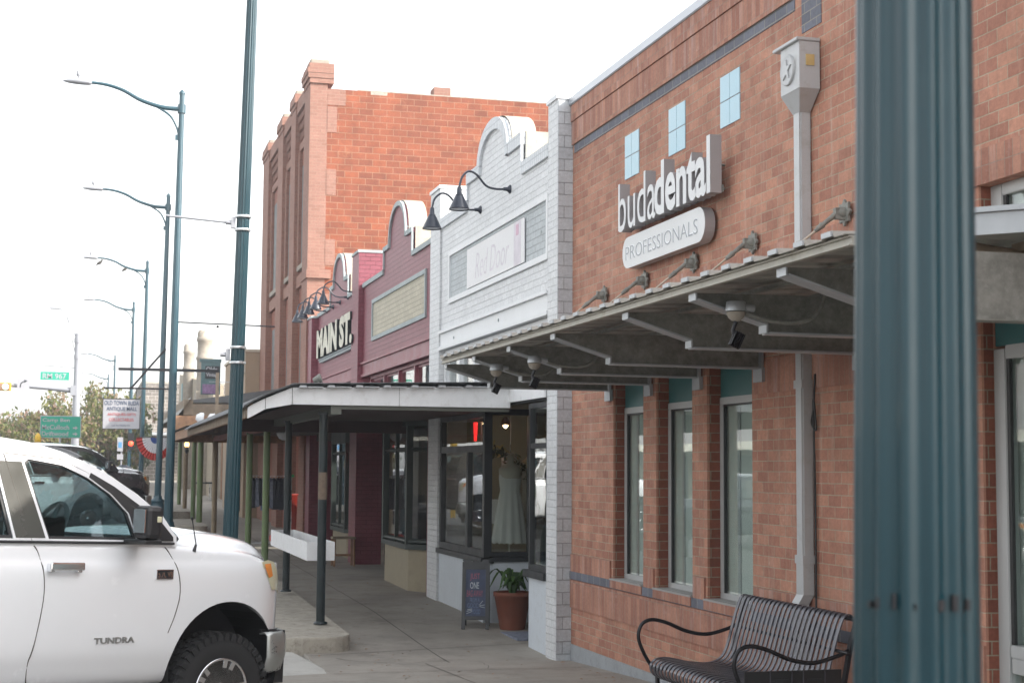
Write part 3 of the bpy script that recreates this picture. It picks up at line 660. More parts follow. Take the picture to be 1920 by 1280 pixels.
# transoms above the porch roof
def transom(parent,x,y0,y1,z0,z1,n,mat,gm='shop_glass',deep=.22):
    b=MB()
    w=.07
    for i in range(n+1):
        yy=y0+(y1-y0)*i/n; b.box((x,yy-w/2,z0),(x+.1,yy+w/2,z1-.001))
    b.box((x+.005,y0-w/2,z1),(x+.1,y1+w/2,z1+.05)); b.box((x+.01,y0,z0-.06),(x+.1,y1,z0-.001))
    for i in range(n):
        ya=y0+(y1-y0)*i/n+w/2; yb=y0+(y1-y0)*(i+1)/n-w/2
        b.box((x+.05,ya,z0),(x+.08,ya+.03,z1)); b.box((x+.05,yb-.03,z0),(x+.08,yb,z1)); b.box((x+.05,ya+.03,z1-.04),(x+.08,yb-.03,z1))
    f=b.build('transom_window',mat,parent)
    g=MB(); g.box((x+.062,y0,z0),(x+.068,y1,z1)); g.build('pane',gm,f); return f
transom(white,WS+.04,16.8,22.2,1.05,1.66,6,'white_paint')
transom(red,RX+.06,23.4,28.9,1.0,1.66,4,'red_paint')
transom(ms_,RX+.06,30.5,35.4,1.0,1.66,4,'red_paint')
# floors above/behind, roofs and party walls
for t_,ya,yb,mt in ((white,16.29,22.9,'white_brick'),(red,23.0,29.5,'red_brick'),(ms_,30.3,35.9,'red_brick')):
    b=MB(); b.box((5.3,ya,3.0),(15,yb,3.12)); b.build('roof','galv',t_)
# gooseneck lamps on the white shop
def gooseneck(y,z,label,L_=.78,s=1.0,xw=None,grp='black gooseneck lamps on the white shop',mat='dark_navy'):
    xw=xw or WS
    t=thing('gooseneck_lamp',label,'wall lamp',(xw,y,z),group=grp)
    b=MB(); b.lathe([(.055*s,0),(.055*s,-.012),(.025*s,-.04),(.022*s,-.09)],(xw,y,z),14,axis='x')
    hx=xw-L_
    b.tube(smoothpath([(xw-.05,y,z),(xw-.19*s,y,z-.005),(xw-.31*s,y,z+.03*s),(xw-.43*s,y,z+.16*s),(xw-.53*s,y,z+.195*s),(hx+.035,y,z+.12*s),(hx,y,z+.0),(hx,y,z-.03)],6),.014*s,8); b.build('arm',mat,t)
    b=MB(); b.lathe([(.018*s,.0),(.028*s,-.01),(.034*s,-.09*s),(.05*s,-.10*s)],(hx,y,z-.0),14); b.build('socket',mat,t)
    b=MB(); b.lathe([(.035*s,-.09*s),(.06*s,-.13*s),(.125*s,-.27*s),(.128*s,-.285*s),(.12*s,-.275*s),(.05*s,-.13*s)],(hx,y,z),20); b.build('shade',mat,t)
    b=MB(); b.lathe([(.117*s,-.272*s),(.045*s,-.13*s)],(hx,y,z),20); b.build('shade_lining','white_paint',t)
    return t
gooseneck(18.42,3.435,'nearer gooseneck lamp in front of the curved parapet of the white shop',.645)
gooseneck(19.93,3.42,'farther gooseneck lamp, with its pale shade lining showing, on the white shop',.66)
for i,(y,lb) in enumerate(((30.26,'nearest gooseneck lamp above the MAIN ST letters'),(31.32,'second nearest gooseneck lamp above the MAIN ST letters'),(32.35,'middle gooseneck lamp of the five above the MAIN ST letters'),(33.32,'fourth gooseneck lamp above the MAIN ST letters, next to the farthest'),(34.24,'farthest gooseneck lamp above the MAIN ST letters'))):
    gooseneck(y,3.45,lb,.66,.95,RX,'row of gooseneck lamps over the MAIN ST sign')
# MAIN ST letters
mt=thing('main_st_sign','large weathered cream letters reading MAIN ST on a maroon wall','sign',(RX-.1,32.3,2.7))
def block_text(txt,ya,yb,z0,z1,x,depth,parent,ms,mf,bold=.03):
    tmp=MB(); tmp.text(txt,Matrix(),1,.5,1,bold,'LEFT'); x0,x1,y0,y1=tmp.bb; sx=(ya-yb)/(x1-x0); sy=(z1-z0)/(y1-y0)
    vs=[Vector((x+depth*(.5-v.z),ya-(v.x-x0)*sx,z0+(v.y-y0)*sy)) for v in tmp.v]
    b=MB(); b.add(vs,tmp.f); o=b.build('letters',ms,parent)
    fs=[f for f in tmp.f if all(vs[i].x<x+.001 for i in f)]
    b=MB(); b.add([v-Vector((.003,0,0)) for v in vs],fs); b.build('letter_face',mf,o)
block_text('MAIN ST.',34.85,29.95,2.42,3.06,RX-.14,.12,mt,'dark_teal','text_cream',.055)
b=MB(); b.box((RX-.07,30.0,2.34),(RX-.01,34.9,2.39)); b.box((RX-.10,30.0,2.39),(RX-.01,34.9,2.41)); b.build('rail','grey_coping',mt)

# ------------------------------------------ storefronts under the porch
def frame_bars(b,x,y0,y1,z0,z1,w,d=.08,cols=(),rows=()):
    b.box((x,y0,z0),(x+d,y0+w,z1)); b.box((x,y1-w,z0),(x+d,y1,z1)); b.box((x-.002,y0+w,z1-w),(x+d-.002,y1-w,z1)); b.box((x-.002,y0+w,z0),(x+d-.002,y1-w,z0+w))
    for c in cols: b.box((x+.002,c-w/2,z0+w),(x+d-.01,c+w/2,z1-w))
    for r_ in rows: b.box((x+.004,y0+w,r_-w/2),(x+d-.012,y1-w,r_+w/2))
# white shop: near display window, far display window with a return pane, recessed entry
b=MB(); b.box((WS+.0,16.67,-2.2),(WS+.10,17.47,-1.22)); b.build('bulkhead','white_bulkhead',white); b=MB(); b.box((WS+.0,19.62,-2.1),(WS+.1,22.3,-1.2)); b.box((WS+.1,19.60,-2.1),(6.4,19.7,-1.18)); b.build('bulkhead','white_bulkhead',white)
b=MB(); b.box((WS-.06,16.67,-1.22),(WS+.12,17.52,-1.14)); b.build('sill','frame_dark',white); b=MB(); b.box((WS-.05,19.56,-1.2),(WS+.12,22.3,-1.13)); b.box((WS+.12,19.56,-1.18),(6.4,19.72,-1.12)); b.build('sill','frame_dark',white)
b=MB(); frame_bars(b,WS+.0,16.67,17.5,-1.14,.76,.06,rows=(.27,)); wf=b.build('window','frame_dark',white,bevel=.004)
g=MB(); g.box((WS+.03,16.7,-1.1),(WS+.036,17.46,.72)); g.build('pane','shop_glass',wf)
b=MB(); frame_bars(b,WS+.0,19.62,22.3,-1.13,.76,.09,rows=(.27,),cols=()); b.box((WS+.004,20.55,-1.05),(WS+.07,20.66,.225)); b.box((WS-.004,19.60,-1.12),(WS+.1,19.71,.78)); wf=b.build('window','frame_dark',white,bevel=.004)
g=MB(); g.box((WS+.04,19.7,-1.1),(WS+.046,22.25,.72)); g.build('pane','shop_glass',wf)
b=MB(); b.box((WS+.1,19.63,.70),(6.4,19.70,.78)); b.box((WS+.1,19.63,-1.12),(6.4,19.70,-1.06)); b.box((5.49,19.62,-1.12),(5.60,19.71,.78)); b.box((6.3,19.62,-1.12),(6.4,19.71,.78)); wf=b.build('window','frame_dark',white,bevel=.004)
g=MB(); g.box((WS+.1,19.66,-1.06),(6.3,19.666,.70)); g.build('pane','shop_glass',wf)
b=MB(); b.box((6.4,17.4,-2.1),(6.5,19.7,.9)); b.build('door_wall','frame_dark',white)
b=MB(); b.box((WS+.1,17.44,-2.1),(6.4,17.5,-1.2)); b.box((WS+.1,17.44,-1.2),(6.4,17.5,-1.14)); b.build('bulkhead','white_bulkhead',white)
g=MB(); g.box((WS+.1,17.46,-1.14),(6.4,17.466,.76)); g.build('pane','shop_glass',white)
b=MB(); b.box((WS+.005,16.67,.78),(WS+.09,22.3,1.0)); b.build('header','frame_dark',white)
# interior of the white shop
b=MB(); b.box((10.2,16.5,-2),(10.3,22.6,1.2)); b.box((5.0,22.38,-2),(10.2,22.46,1.2)); b.build('inner_wall','interior_wall',white)
b=MB(); b.box((5.02,16.6,.95),(10.2,22.38,1.0)); b.box((6.5,16.45,-2),(10.2,16.5,1.0)); b.build('inner_ceiling','interior_grey',white)
b=MB(); b.box((5.02,19.72,-1.25),(6.3,22.38,-1.2)); b.build('display_deck','wood_brown',white)
for i,(x,y,z) in enumerate(((5.7,21.6,.62),(5.1,20.4,.62),(6.9,21.9,.55),(8.0,21.0,.6))):
    t=thing('ceiling_lamp',['pendant lamp glowing left of centre at the top of the shop window','small ceiling lamp beside the red neon sign in the shop window','small lamp glowing deep inside the white shop','second small lamp glowing deep inside the white shop'][i],'lamp',(x,y,z),group='small ceiling lamps inside the white shop')
    b=MB(); b.lathe([(.02,.12),(.07,.05),(.08,.01)],(x,y,z),12); b.build('lamp_shade','wood_brown',t)
    b=MB(); b.lathe([(.03,.01),(.035,-.01),(.01,-.035)],(x,y,z),10); b.build('bulb','bulb_white',t)
NX,NY,NZ=5.02,20.62,.38
nn_=thing('neon_sign','small glowing red neon sign hanging in the white shop window','neon sign',(NX,NY,.4))
b=MB(); b.tube([(NX,NY,NZ),(NX,NY,NZ+.25)],[.03,.045],10,flat=.6); b.build('tube','neon_red',nn_)
b=MB(); b.box((NX-.025,NY-.03,NZ-.12),(NX+.025,NY+.03,NZ-.02)); b.build('base','banner_pink',nn_)
# dress form in the far display window
dr=thing('dress_form','dress form wearing a sleeveless white lace dress behind the shop window','mannequin',(5.36,20.05,-1.2))
cx,cy=5.36,20.05
b=MB(); b.lathe([(.03,.20),(.045,.17),(.05,.08),(.11,.05),(.155,.0),(.15,-.06),(.135,-.12)],(cx,cy,.0),20); b.tube([(cx,cy,-1.2),(cx,cy,-.5)],.015,8); b.lathe([(.12,-1.2),(.11,-1.17),(.02,-1.15)],(cx,cy,0),16); b.build('body_form','skin_form',dr)
b=MB(); vs=[];fs=[]; seg=48; prof=[(.145,-.04),(.15,-.12),(.13,-.28),(.155,-.40),(.185,-.6),(.21,-.8),(.235,-.95)]
for i,(r_,z) in enumerate(prof):
    for k in range(seg):
        a=2*math.pi*k/seg; q=r_*(1+(.02+.07*max(0,i-2)/4)*math.cos(a*11)); zz=z-(.025*abs(math.cos(a*9)) if i==len(prof)-1 else 0)
        vs.append((cx+q*math.cos(a),cy+q*.8*math.sin(a),zz))
for i in range(len(prof)-1):
    for k in range(seg): fs.append((i*seg+k,i*seg+(k+1)%seg,(i+1)*seg+(k+1)%seg,(i+1)*seg+k))
b.add(vs,fs,smooth=True); b.build('dress','dress_white',dr)
b=MB(); b.tube(smoothpath([(cx-.09,cy-.05,.05),(cx-.03,cy-.11,-.02),(cx+.05,cy-.11,-.02),(cx+.09,cy-.05,.05)]),.012,6); b.build('straps','dress_white',dr)
for (x,y,w_,h_,m_,nm,lb,ct) in ((5.10,20.6,.22,.9,'cloth_grey','clothes_rail','folded grey clothing hung behind the white dress','clothes'),(6.1,20.9,.35,1.0,'wood_brown','hanging_coat','long brown coat hanging in the shop behind the dress','coat')):
    t=thing(nm,lb,ct,(x,y,-.2)); b=MB(); v_=[];
    b.lathe([(.03,h_*.5),(w_*.5,h_*.42),(w_*.42,0),(w_*.55,-h_*.5)],(x,y,-.25),14,flute=7,fd=.2); b.build('fabric',m_,t); b=MB(); b.tube([(x,y,-.25+h_*.5),(x,y,.9)],.006,5); b.build('hook','steel_band',t)
for i,(x,y,w_,h_,m_,lb) in enumerate(((5.55,20.75,.26,.95,'dress_white','pale garment hanging left of the dress form at the back of the window'),(5.85,20.9,.22,.85,'skin_form','cream garment hanging between the pale garment and the long brown coat'),(6.25,21.1,.24,.8,'cloth_dark','dark garment hanging behind the right side of the dress form'))):
    t=thing('hanging_dress',lb,'garment',(x,y,-.2),group='garments hanging behind the dress form'); b=MB(); b.lathe([(.03,h_*.5),(w_*.5,h_*.42),(w_*.42,0),(w_*.55,-h_*.5)],(x,y,-.25),16,flute=6,fd=.2); b.build('fabric',m_,t); b=MB(); b.tube([(x,y,-.25+h_*.5),(x,y,.9)],.006,5); b.build('hook','steel_band',t)
t=thing('picture_card','small framed card with red edge on a shelf in the shop window','picture',(5.16,20.2,-.5)); b=MB(); b.box((5.10,20.3,-.72),(5.27,20.33,-.40)); b.build('card','banner_white',t); b=MB(); b.box((5.085,20.296,-.73),(5.11,20.334,-.39)); b.build('frame','red_plastic',t)
t=thing('garland','dark greenery garland with gold leaves across the top of the shop window','garland',(5.3,20.2,.25))
b=MB(); g2=MB()
for i in range(260):
    u=rnd.random(); x=5.0+u*.75; y=20.1+rnd.uniform(-.08,.08); z=.12+.12*math.sin(u*5+.6)+rnd.gauss(0,.05); s=rnd.uniform(.02,.05)
    M=Matrix.Translation((x,y,z))@Euler((rnd.uniform(0,6),rnd.uniform(0,6),0)).to_matrix().to_4x4()
    (g2 if i%5==0 else b).add([(-s,0,0),(0,-s*.4,0),(s,0,0),(0,s*.4,0)],[(0,1,2,3)],M)
b.build('foliage','leaf_dark',t); g2.build('gold_leaves','brass',t)
for i,(x,y) in enumerate(((5.2,20.0),(5.45,20.25),(5.65,20.1))):
    t=thing('folded_cloth',['red folded cloth at the bottom of the shop window','pink folded cloth at the foot of the white dress','grey folded cloth at the right of the window floor'][i],'cloth',(x,y,-1.2),group='folded cloths on the window display deck')
    b=MB(); b.box((x-.09,y-.08,-1.2),(x+.09,y+.08,-1.13),bev=.025); b.box((x-.08,y-.07,-1.13),(x+.07,y+.07,-1.085),bev=.02); b.build('fabric',['red_cloth','banner_pink','cloth_grey'][i],t)
# maroon shops: projecting bay windows
def bay(parent,y0,y1,x,ret,fm,bm_,z0=-1.24,z1=.66,proj=.22):
    xa=x-proj
    pts=[(x+.3,y1),(xa,y1-ret),(xa,y0+ret),(x+.3,y0)]
    b=MB(); b.add([(p[0],p[1],z) for z in (-2.1,z0) for p in pts],[(0,1,5,4),(1,2,6,5),(2,3,7,6),(4,5,6,7)]); b.build('bulkhead',bm_,parent)
    b=MB(); P_=[(x+.3,y1+.05),(xa-.06,y1-ret+.03),(xa-.06,y0+ret-.03),(x+.3,y0-.05)]; b.prism(P_,lambda u,v,w:Vector((u,v,w)),z0,z0+.08); b.prism(P_,lambda u,v,w:Vector((u,v,w)),z1,z1+.25); b.build('sill',fm,parent)
    f=MB(); g=MB()
    def post(px,py,w=.05): f.box((px-w,py-w,z0+.08),(px+w,py+w,z1))
    for p in pts[:]: post(*p)
    mid=(y0+y1)/2
    for p,q in ((pts[0],pts[1]),(pts[1],pts[2]),(pts[2],pts[3])):
        f.tube([(p[0],p[1],.30),(q[0],q[1],.30)],.035,4); f.tube([(p[0],p[1],z0+.12),(q[0],q[1],z0+.12)],.045,4)
        g.add([(p[0],p[1],z0),(q[0],q[1],z0),(q[0],q[1],z1),(p[0],p[1],z1)],[(0,1,2,3)])
    post(xa,mid,.03)
    w=f.build('window',fm,parent); g.build('pane','shop_glass',w)
bay(red,23.2,26.7,RX+.05,.75,'frame_green','beige_bulkhead')
b=MB(); b.box((RX+.5,26.5,-2.1),(RX+.56,29.3,.7)); b.build('door_wall','frame_dark',red)
b=MB(); b.box((RX,23.0,.72),(RX+.2,29.4,1.0)); b.build('header','ceiling_dark',red)
b=MB(); b.box((RX-.02,22.99,-2.1),(RX+.2,23.3,1.0)); b.build('pier','red_brick',red)
bay(ms_,30.4,33.6,RX+.05,.7,'frame_green','beige_bulkhead',z0=-1.28,z1=.50,proj=.05)
b=MB(); b.box((RX+.5,33.2,-2.1),(RX+.56,35.6,.7)); b.build('door_wall','frame_dark',ms_)
b=MB(); b.box((RX,30.3,.6),(RX+.2,35.6,1.0)); b.build('header','ceiling_dark',ms_)
for t_,ya,yb in ((red,23.1,29.4),(ms_,30.4,35.6)):
    b=MB(); b.box((9,ya,-2.1),(9.05,yb,1.2)); b.box((5.4,yb-.06,-2.1),(9,yb,1.2)); b.build('inner_wall','interior_dark',t_)
ol=thing('open_sign_light','tiny glowing red light in the far maroon shop window','sign',(5.0,30.6,.35)); b=MB(); b.lathe([(.03,0),(.045,.03),(.03,.06)],(4.96,30.5,.30),10); b.build('lens','signal_red',ol)

# ---------------------------------------------------------------- porch over the pavement
po=thing('shop_porch','low porch roof with white fascia and corrugated metal over the pavement','porch',(3.4,18.2,.8))
ex=[(4.86,.985,.735),(2.24,.93,.735),(1.93,.80,.675),(1.80,.735,.60),(1.73,.69,.565)]
b=MB()
top=[(x,a) for x,a,_ in ex]; bot=[(x,c) for x,_,c in reversed(ex)]
b.plate([top+bot],facing_cam,18.2,18.235); fb=b.build('fascia','white_board',po)
b=MB(); b.box((2.236,18.196,.735),(2.242,18.2,.93)); b.box((1.927,18.196,.68),(1.933,18.2,.80)); b.box((3.5,18.1985,.735),(3.504,18.2,.96)); b.build('board_joint','joint_dark',fb)
b=MB(); b.box((4.84,16.67,.80),(4.865,18.235,.985)); b.build('fascia','white_board',po)
# roof sheet with ribs (ribs run from wall to eave, seen end-on along the fascia)
rf=[(5.0,1.03),(2.24,.955),(1.93,.83),(1.80,.765),(1.68,.69)]
vs=[];fs=[]; 
ys=[18.12+.06*i for i in range(0,200)]
for i,yy in enumerate(ys):
    dz=.0+.022*(1 if i%4 in(0,) else 0)
    for x,z in rf: vs.append((x,yy,z+dz))
n=len(rf)
for i in range(len(ys)-1):
    for k in range(n-1): fs.append((i*n+k,i*n+k+1,(i+1)*n+k+1,(i+1)*n+k))
b=MB(); b.add(vs,fs); o=b.build('roof_sheet','dark_roof_metal',po); mo=o.modifiers.new('s','SOLIDIFY'); mo.thickness=.006
b=MB()
k=0; x=2.3
while x<4.85:
    z=.985+(x-4.86)*.021+.0
    b.add([(x,18.1,z-.004),(x+.10,18.1,z-.002),(x+.085,18.1,z+.022),(x+.02,18.1,z+.022),(x,18.9,z+.03),(x+.10,18.9,z+.03),(x+.085,18.9,z+.05),(x+.02,18.9,z+.05)],[(0,1,2,3),(0,4,5,1),(1,5,6,2),(2,6,7,3),(3,7,4,0)])
    b.box((x+.11,18.13,z+.001),(x+.29,18.9,z+.012))
    x+=.33
b.build('roof_sheet_edge','galv_light',po)
b=MB(); b.box((1.9,18.24,.72),(4.86,30,.735)) if False else None
b.add([(4.86,18.24,.735),(2.24,18.24,.73),(2.24,24.3,.73),(4.86,24.3,.735)],[(0,1,2,3)]); b.add([(2.24,18.24,.73),(1.75,18.24,.565),(1.75,24.3,.565),(2.24,24.3,.73)],[(0,1,2,3)]); b.build('ceiling','ceiling_dark',po)
b=MB(); b.add([(4.86,24.3,.735),(2.24,24.3,.73),(2.24,36,.73),(4.86,36,.735)],[(0,1,2,3)]); 
b.box((2.2,24.2,.55),(4.86,24.3,.733)); b.build('ceiling','ceiling_dark',po)
b=MB(); b.box((2.70,18.24,.63),(2.82,24.9,.73)); b.box((2.82,18.24,.69),(4.86,18.34,.734)); b.build('beam','beam_grey',po)
b=MB(); b.box((2.70,24.9,.60),(2.82,36.5,.70)); b.build('beam','beam_red',po)
b=MB(); b.box((1.755,18.24,.58),(1.79,30.2,.74)); fb2=b.build('eave_board','wood_brown',po)
b=MB()
for i in range(60): b.box((1.745,18.3+.2*i,.585),(1.755,18.42+.2*i,.735))
b.build('batten','wood_grey',fb2)
def post(name,x,y,z0,z1,r_,mat,label,grp):
    t=thing(name,label,'post',(x,y,z0),group=grp)
    b=MB(); b.lathe([(r_,z0),(r_,z1)],(x,y,0),16); p=b.build('shaft',mat,t)
    b=MB(); b.lathe([(r_+.03,z0),(r_+.03,z0+.02),(r_+.004,z0+.03)],(x,y,0),16); b.box((x-r_-.01,y-r_-.01,z1-.025),(x+r_+.01,y+r_+.01,z1)); b.build('foot_plate',mat,t); return t
post('porch_post',2.66,18.55,G(18.5)+.17,.66,.052,'dark_teal','nearer dark porch post at the white planter box, rusty patch halfway up','dark porch posts beside the planter box')
b=MB(); b.lathe([(.0545,-.62),(.056,-.55),(.054,-.40),(.0545,-.30)],(2.66,18.55,.25),16); b.build('paper_scraps','bark',bpy.data.objects['porch_post'])
post('porch_post',2.69,22.2,G(22.2)+.17,.66,.05,'dark_teal','farther dark porch post at the back end of the white planter box','dark porch posts beside the planter box')
post('green_post',2.72,25.3,G(25.3)+.1,.62,.055,'post_green','nearer green porch post, right of the clothes rack','green porch posts')
post('green_post',2.74,28.3,G(28.3)+.1,.62,.055,'post_green','second green porch post, just right of the fluted lamp post','green porch posts')
# planter trough
pt=thing('planter_box','long white wooden planter box fixed between two dark porch posts','planter',(2.72,20.6,-1.1))
b=MB(); zz=-1.115
b.box((2.545,19.0,zz),(2.57,22.9,zz+.225)); b.box((2.86,19.0,zz),(2.885,22.9,zz+.225)); b.box((2.5705,19.002,zz),(2.8595,19.025,zz+.222)); b.box((2.5705,22.875,zz),(2.8595,22.898,zz+.222)); b.box((2.571,19.026,zz+.01),(2.859,22.874,zz+.03))
b.build('trough','white_board',pt,bevel=.004)
b=MB(); b.box((2.572,19.03,zz+.03),(2.858,22.87,zz+.12)); b.build('soil','bark',pt)
b=MB(); b.tube([(2.70,18.97,-1.12),(2.70,18.55,-1.12)],.02,8); b.build('bracket','bench_dark',pt)
# spotlight on the porch roof
t=thing('roof_spotlight','grey spotlight standing on the metal porch roof','spotlight',(2.74,19.8,.97))
b=MB(); b.lathe([(.05,0),(.05,.02),(.02,.03)],(2.74,19.8,.99),12); b.tube([(2.74,19.8,.99),(2.74,19.8,1.06)],.012,8); b.tube([(2.66,19.8,1.01),(2.84,19.8,1.01)],.022,8); b.build('base','white_board',t)
b=MB(); b.lathe([(.012,-.05),(.03,-.05),(.058,.04),(.06,.055)],(0,0,0),16,M=Matrix.Translation((2.745,19.8,1.12))@Matrix.Rotation(R(70),4,'Y')@Matrix.Rotation(R(15),4,'X')); b.build('head','galv',t)
# ---------------------------------------------------------------- tall brick building
TX=4.76; TS=36.3
tb=thing('tall_brick_building','tall two storey red brick building with pale brick pilasters and white capped corner','building',(TX,41,G(41)))
b=MB(); b.box((5.16,TS,-2),(16,TS+.3,8.94)); b.build('side_wall','clay_tile',tb)
b=MB(); b.box((TX,TS-.004,-2),(5.17,TS+1.0,9.15))
z=-1.0; k=0
while z<8.9:
    if k%2==0: b.box((5.17,TS-.012,z),(5.40,TS-.001,min(z+.62,8.94)))
    z+=.62+.25*rnd.random(); k+=1
b.box((5.17,TS-.008,8.55),(5.60,TS-.001,8.93)); b.build('quoin','pale_brick',tb)
b=MB(); b.box((TX+.16,TS+.9,-2),(TX+.75,46.6,9.15)); b.build('front_wall','pale_brick_recess',tb)
pil=[(36.3,37.35),(39.0,39.95),(41.7,42.85),(45.2,46.7)]
for i,(a,c) in enumerate(pil):
    if i: 
        b=MB(); b.box((TX,a,-2),(TX+.5,c,9.1)); b.build('pilaster','pale_brick',tb)
    b=MB()
    for q,(z0,ex_) in enumerate(((9.05,.02),(9.17,.06),(9.29,.08),(9.41,.04)) if i==0 else ((9.05,.02),(9.17,.05),(9.29,.04))): b.box((TX-ex_,a-.04 -ex_*.4,z0),(TX+.55,c+.04+ex_*.4,z0+.115))
    p=b.build('pilaster_head','pale_brick',tb)
    b=MB(); zc_=9.526 if i==0 else 9.40; b.box((TX+.0,a+.08,zc_),(TX+.46,c-.3,zc_+.13),bev=.03); b.build('cap','cream_stone',p)
# recessed bay details: corbelled cornice, panels, windows
for (a,c) in ((37.35,39.0),(39.95,41.7),(42.85,45.2)):
    b=MB(); b.box((TX+.02,a,8.85),(TX+.5,c,9.2)); b.box((TX+.10,a,7.9),(TX+.3,c,8.1)); b.box((TX+.08,a,4.45),(TX+.3,c,4.75)); 
    n=int((c-a)/.16)
    for i in range(n):
        y=a+.16*i+.04
        for j in range(3): b.box((TX+.11-.03*j,y+(j%2)*.05,8.20+.21*j),(TX+.3,y+.07+(j%2)*.05,8.36+.21*j))
    b.box((TX+.08,a,5.0),(TX+.3,a+.25,7.9)); b.box((TX+.08,c-.25,5.0),(TX+.3,c,7.9)); b.build('corbel_cornice','pale_brick',tb)
    b=MB(); b.box((TX+.145,a+.35,5.0),(TX+.159,c-.35,7.5)); f=b.build('window','frame_dark',tb)
    b=MB(); b.box((TX+.06,a+.2,4.86),(TX+.159,c-.2,4.98)); b.build('sill','cream_stone',f)
    b=MB(); b.box((TX+.145,a+.35,1.0),(TX+.159,c-.35,3.9)); b.build('window','frame_dark',tb)
b=MB(); b.box((TX-.03,36.28,4.42),(TX,37.35,4.62)); b.box((TX-.03,36.22,4.42),(5.30,36.286,4.62)); b.build('belt_course','pale_brick',tb)
b=MB(); b.box((7.75,TS+.05,8.9),(8.16,TS+.5,9.17)); b.build('chimney','pale_brick',tb)
b=MB(); b.box((6.2,TS-.003,8.86),(6.6,TS+.3,8.955)); b.box((5.9,TS-.004,8.94),(16,TS+.31,8.965)); b.build('parapet_cap','concrete_old',tb)
b=MB(); b.box((5.16,TS+.3,8.3),(16,46.6,8.4)); b.build('roof','galv',tb)
# ---------------------------------------------------------------- buildings beyond
be=thing('beige_building','plain beige rendered building with flat parapet beyond the tall brick building','building',(4.6,50,G(50)))
b=MB(); b.box((4.35,46.75,-2),(12,54,3.42)); b.build('wall','beige_wall',be)
b=MB(); b.box((4.30,46.72,3.42),(12,54,3.5)); b.box((4.31,46.74,2.8),(4.352,47.5,3.4)); b.build('parapet_cap','beige_trim',be)
b=MB(); 
for y in (47.6,49.6,51.6): b.box((4.32,y,-1.3),(4.35,y+1.0,.9))
b.build('shop_opening','frame_dark',be)
ca=thing('stone_building','cream stone building with two tall rounded tower tops behind the porches','building',(4.6,72,G(72)))
b=MB(); b.box((4.7,64,-1.6),(12,90,2.9)); b.add([(4.7,64,2.9),(4.7,90,2.9),(4.7,90,5.2),(4.7,64,3.3),(5.1,64,2.9),(5.1,90,2.9),(5.1,90,5.2),(5.1,64,3.3)],[(0,1,2,3),(7,6,5,4),(3,2,6,7),(0,3,7,4),(1,5,6,2)]); b.build('wall','tan_stone',ca)
for (x0,x1,y,zt) in ((4.20,4.9,67.5,5.5),(4.22,4.82,78,5.7)):
    b=MB(); cx=(x0+x1)/2; w=(x1-x0)/2
    b.box((x0,y-.5,-1.5),(x1,y+1,3.2)); b.lathe([(w*.9,3.2),(w*.9,zt-1.0),(w*1.02,zt-.95),(w*1.02,zt-.85),(w*.88,zt-.8),(w*.88,zt-.2),(w*1.0,zt-.15),(w*.98,zt-.02),(w*.8,zt+.0)],(cx,y,0),14)
    b.lathe([(w*.55,zt),(w*.55,zt+.2),(w*.3,zt+.32)],(cx-w*.35,y,0),12); b.build('tower','cream_stone',ca)
for y,z0,w_ in ((70,2.2,.5),(73,2.6,.5),(82,3.0,.7),(86,3.2,.7)):
    b=MB(); b.box((4.66,y,z0),(4.7,y+w_*2,z0+1.3)); b.build('window','teal_panel',ca)
gs=thing('grey_stone_building','rough grey stone side wall of a far building rising behind the hanging white sign','building',(3.2,101,G(101)))
b=MB(); b.box((2.95,100,-1.5),(14,118,5.15)); b.build('wall','stone_wall',gs)
b=MB(); b.box((2.9,99.95,5.15),(14,118,5.3)); b.build('parapet_cap','concrete_old',gs)
b=MB(); b.box((2.2,96,1.9),(8,100,2.05)); b.build('awning','galv_light',gs)
# facades of the row beyond, behind the far porches
fr_=thing('row_shopfront','timber and stone shopfront with tall pale columns under the far porches','building',(4.9,58,G(58)))
b=MB(); b.box((5.0,54.1,-1.6),(12,64,2.6)); b.build('wall','tan_stone',fr_)
for i in range(12):
    b=MB(); y=54.5+i*.8; b.box((4.9,y,-1.5),(5.0,y+.28,1.6)); b.build('column','cream_stone' if i%3 else 'wood_brown',fr_)
# ---------------------------------------------------------------- far porches and posts
fp=thing('far_porch','dark metal porch roof on posts in front of the beige building','porch',(3.2,40,1.5))
b=MB(); b.add([(2.35,38.5,1.62),(4.9,38.5,2.0),(4.9,52,2.0),(2.35,52,1.62),(2.35,38.5,1.55),(4.9,38.5,1.60),(4.9,52,1.6),(2.35,52,1.55)],[(0,1,2,3),(4,7,6,5),(0,4,5,1),(3,2,6,7),(0,3,7,4)]); b.build('roof_sheet','dark_roof_metal',fp)
b=MB(); b.box((2.12,38.45,1.25),(2.35,52,1.62)); b.box((2.35,38.46,1.22),(4.9,38.52,1.52)); b.build('fascia','wood_grey',fp)
b=MB(); b.add([(2.0,38.3,1.25),(2.3,38.3,1.68),(2.3,52,1.68),(2.0,52,1.25)],[(0,1,2,3)]); b.build('eave','galv',fp)
fp2=thing('wooden_porch','weathered wooden fascia and corrugated roof of the porch with pale floodlights','porch',(3.2,33,.8))
b=MB(); b.add([(1.72,30.3,.78),(4.8,30.3,1.35),(4.8,37.5,1.35),(1.72,37.5,.78)],[(0,1,2,3)]); b.build('roof_sheet','galv_light',fp2)
b=MB(); b.box((1.78,30.3,.58),(1.83,37.5,.76)); b.box((1.83,37.4,.58),(4.7,37.5,1.2)); b.build('fascia','wood_brown',fp2)
b=MB(); b.box((1.85,30.3,.745),(4.7,37.4,.765)); b.build('ceiling','ceiling_brown',fp2)
t=thing('porch_floodlights','pair of white floodlights on the edge of the wooden porch roof','floodlight',(2.3,33,.95))
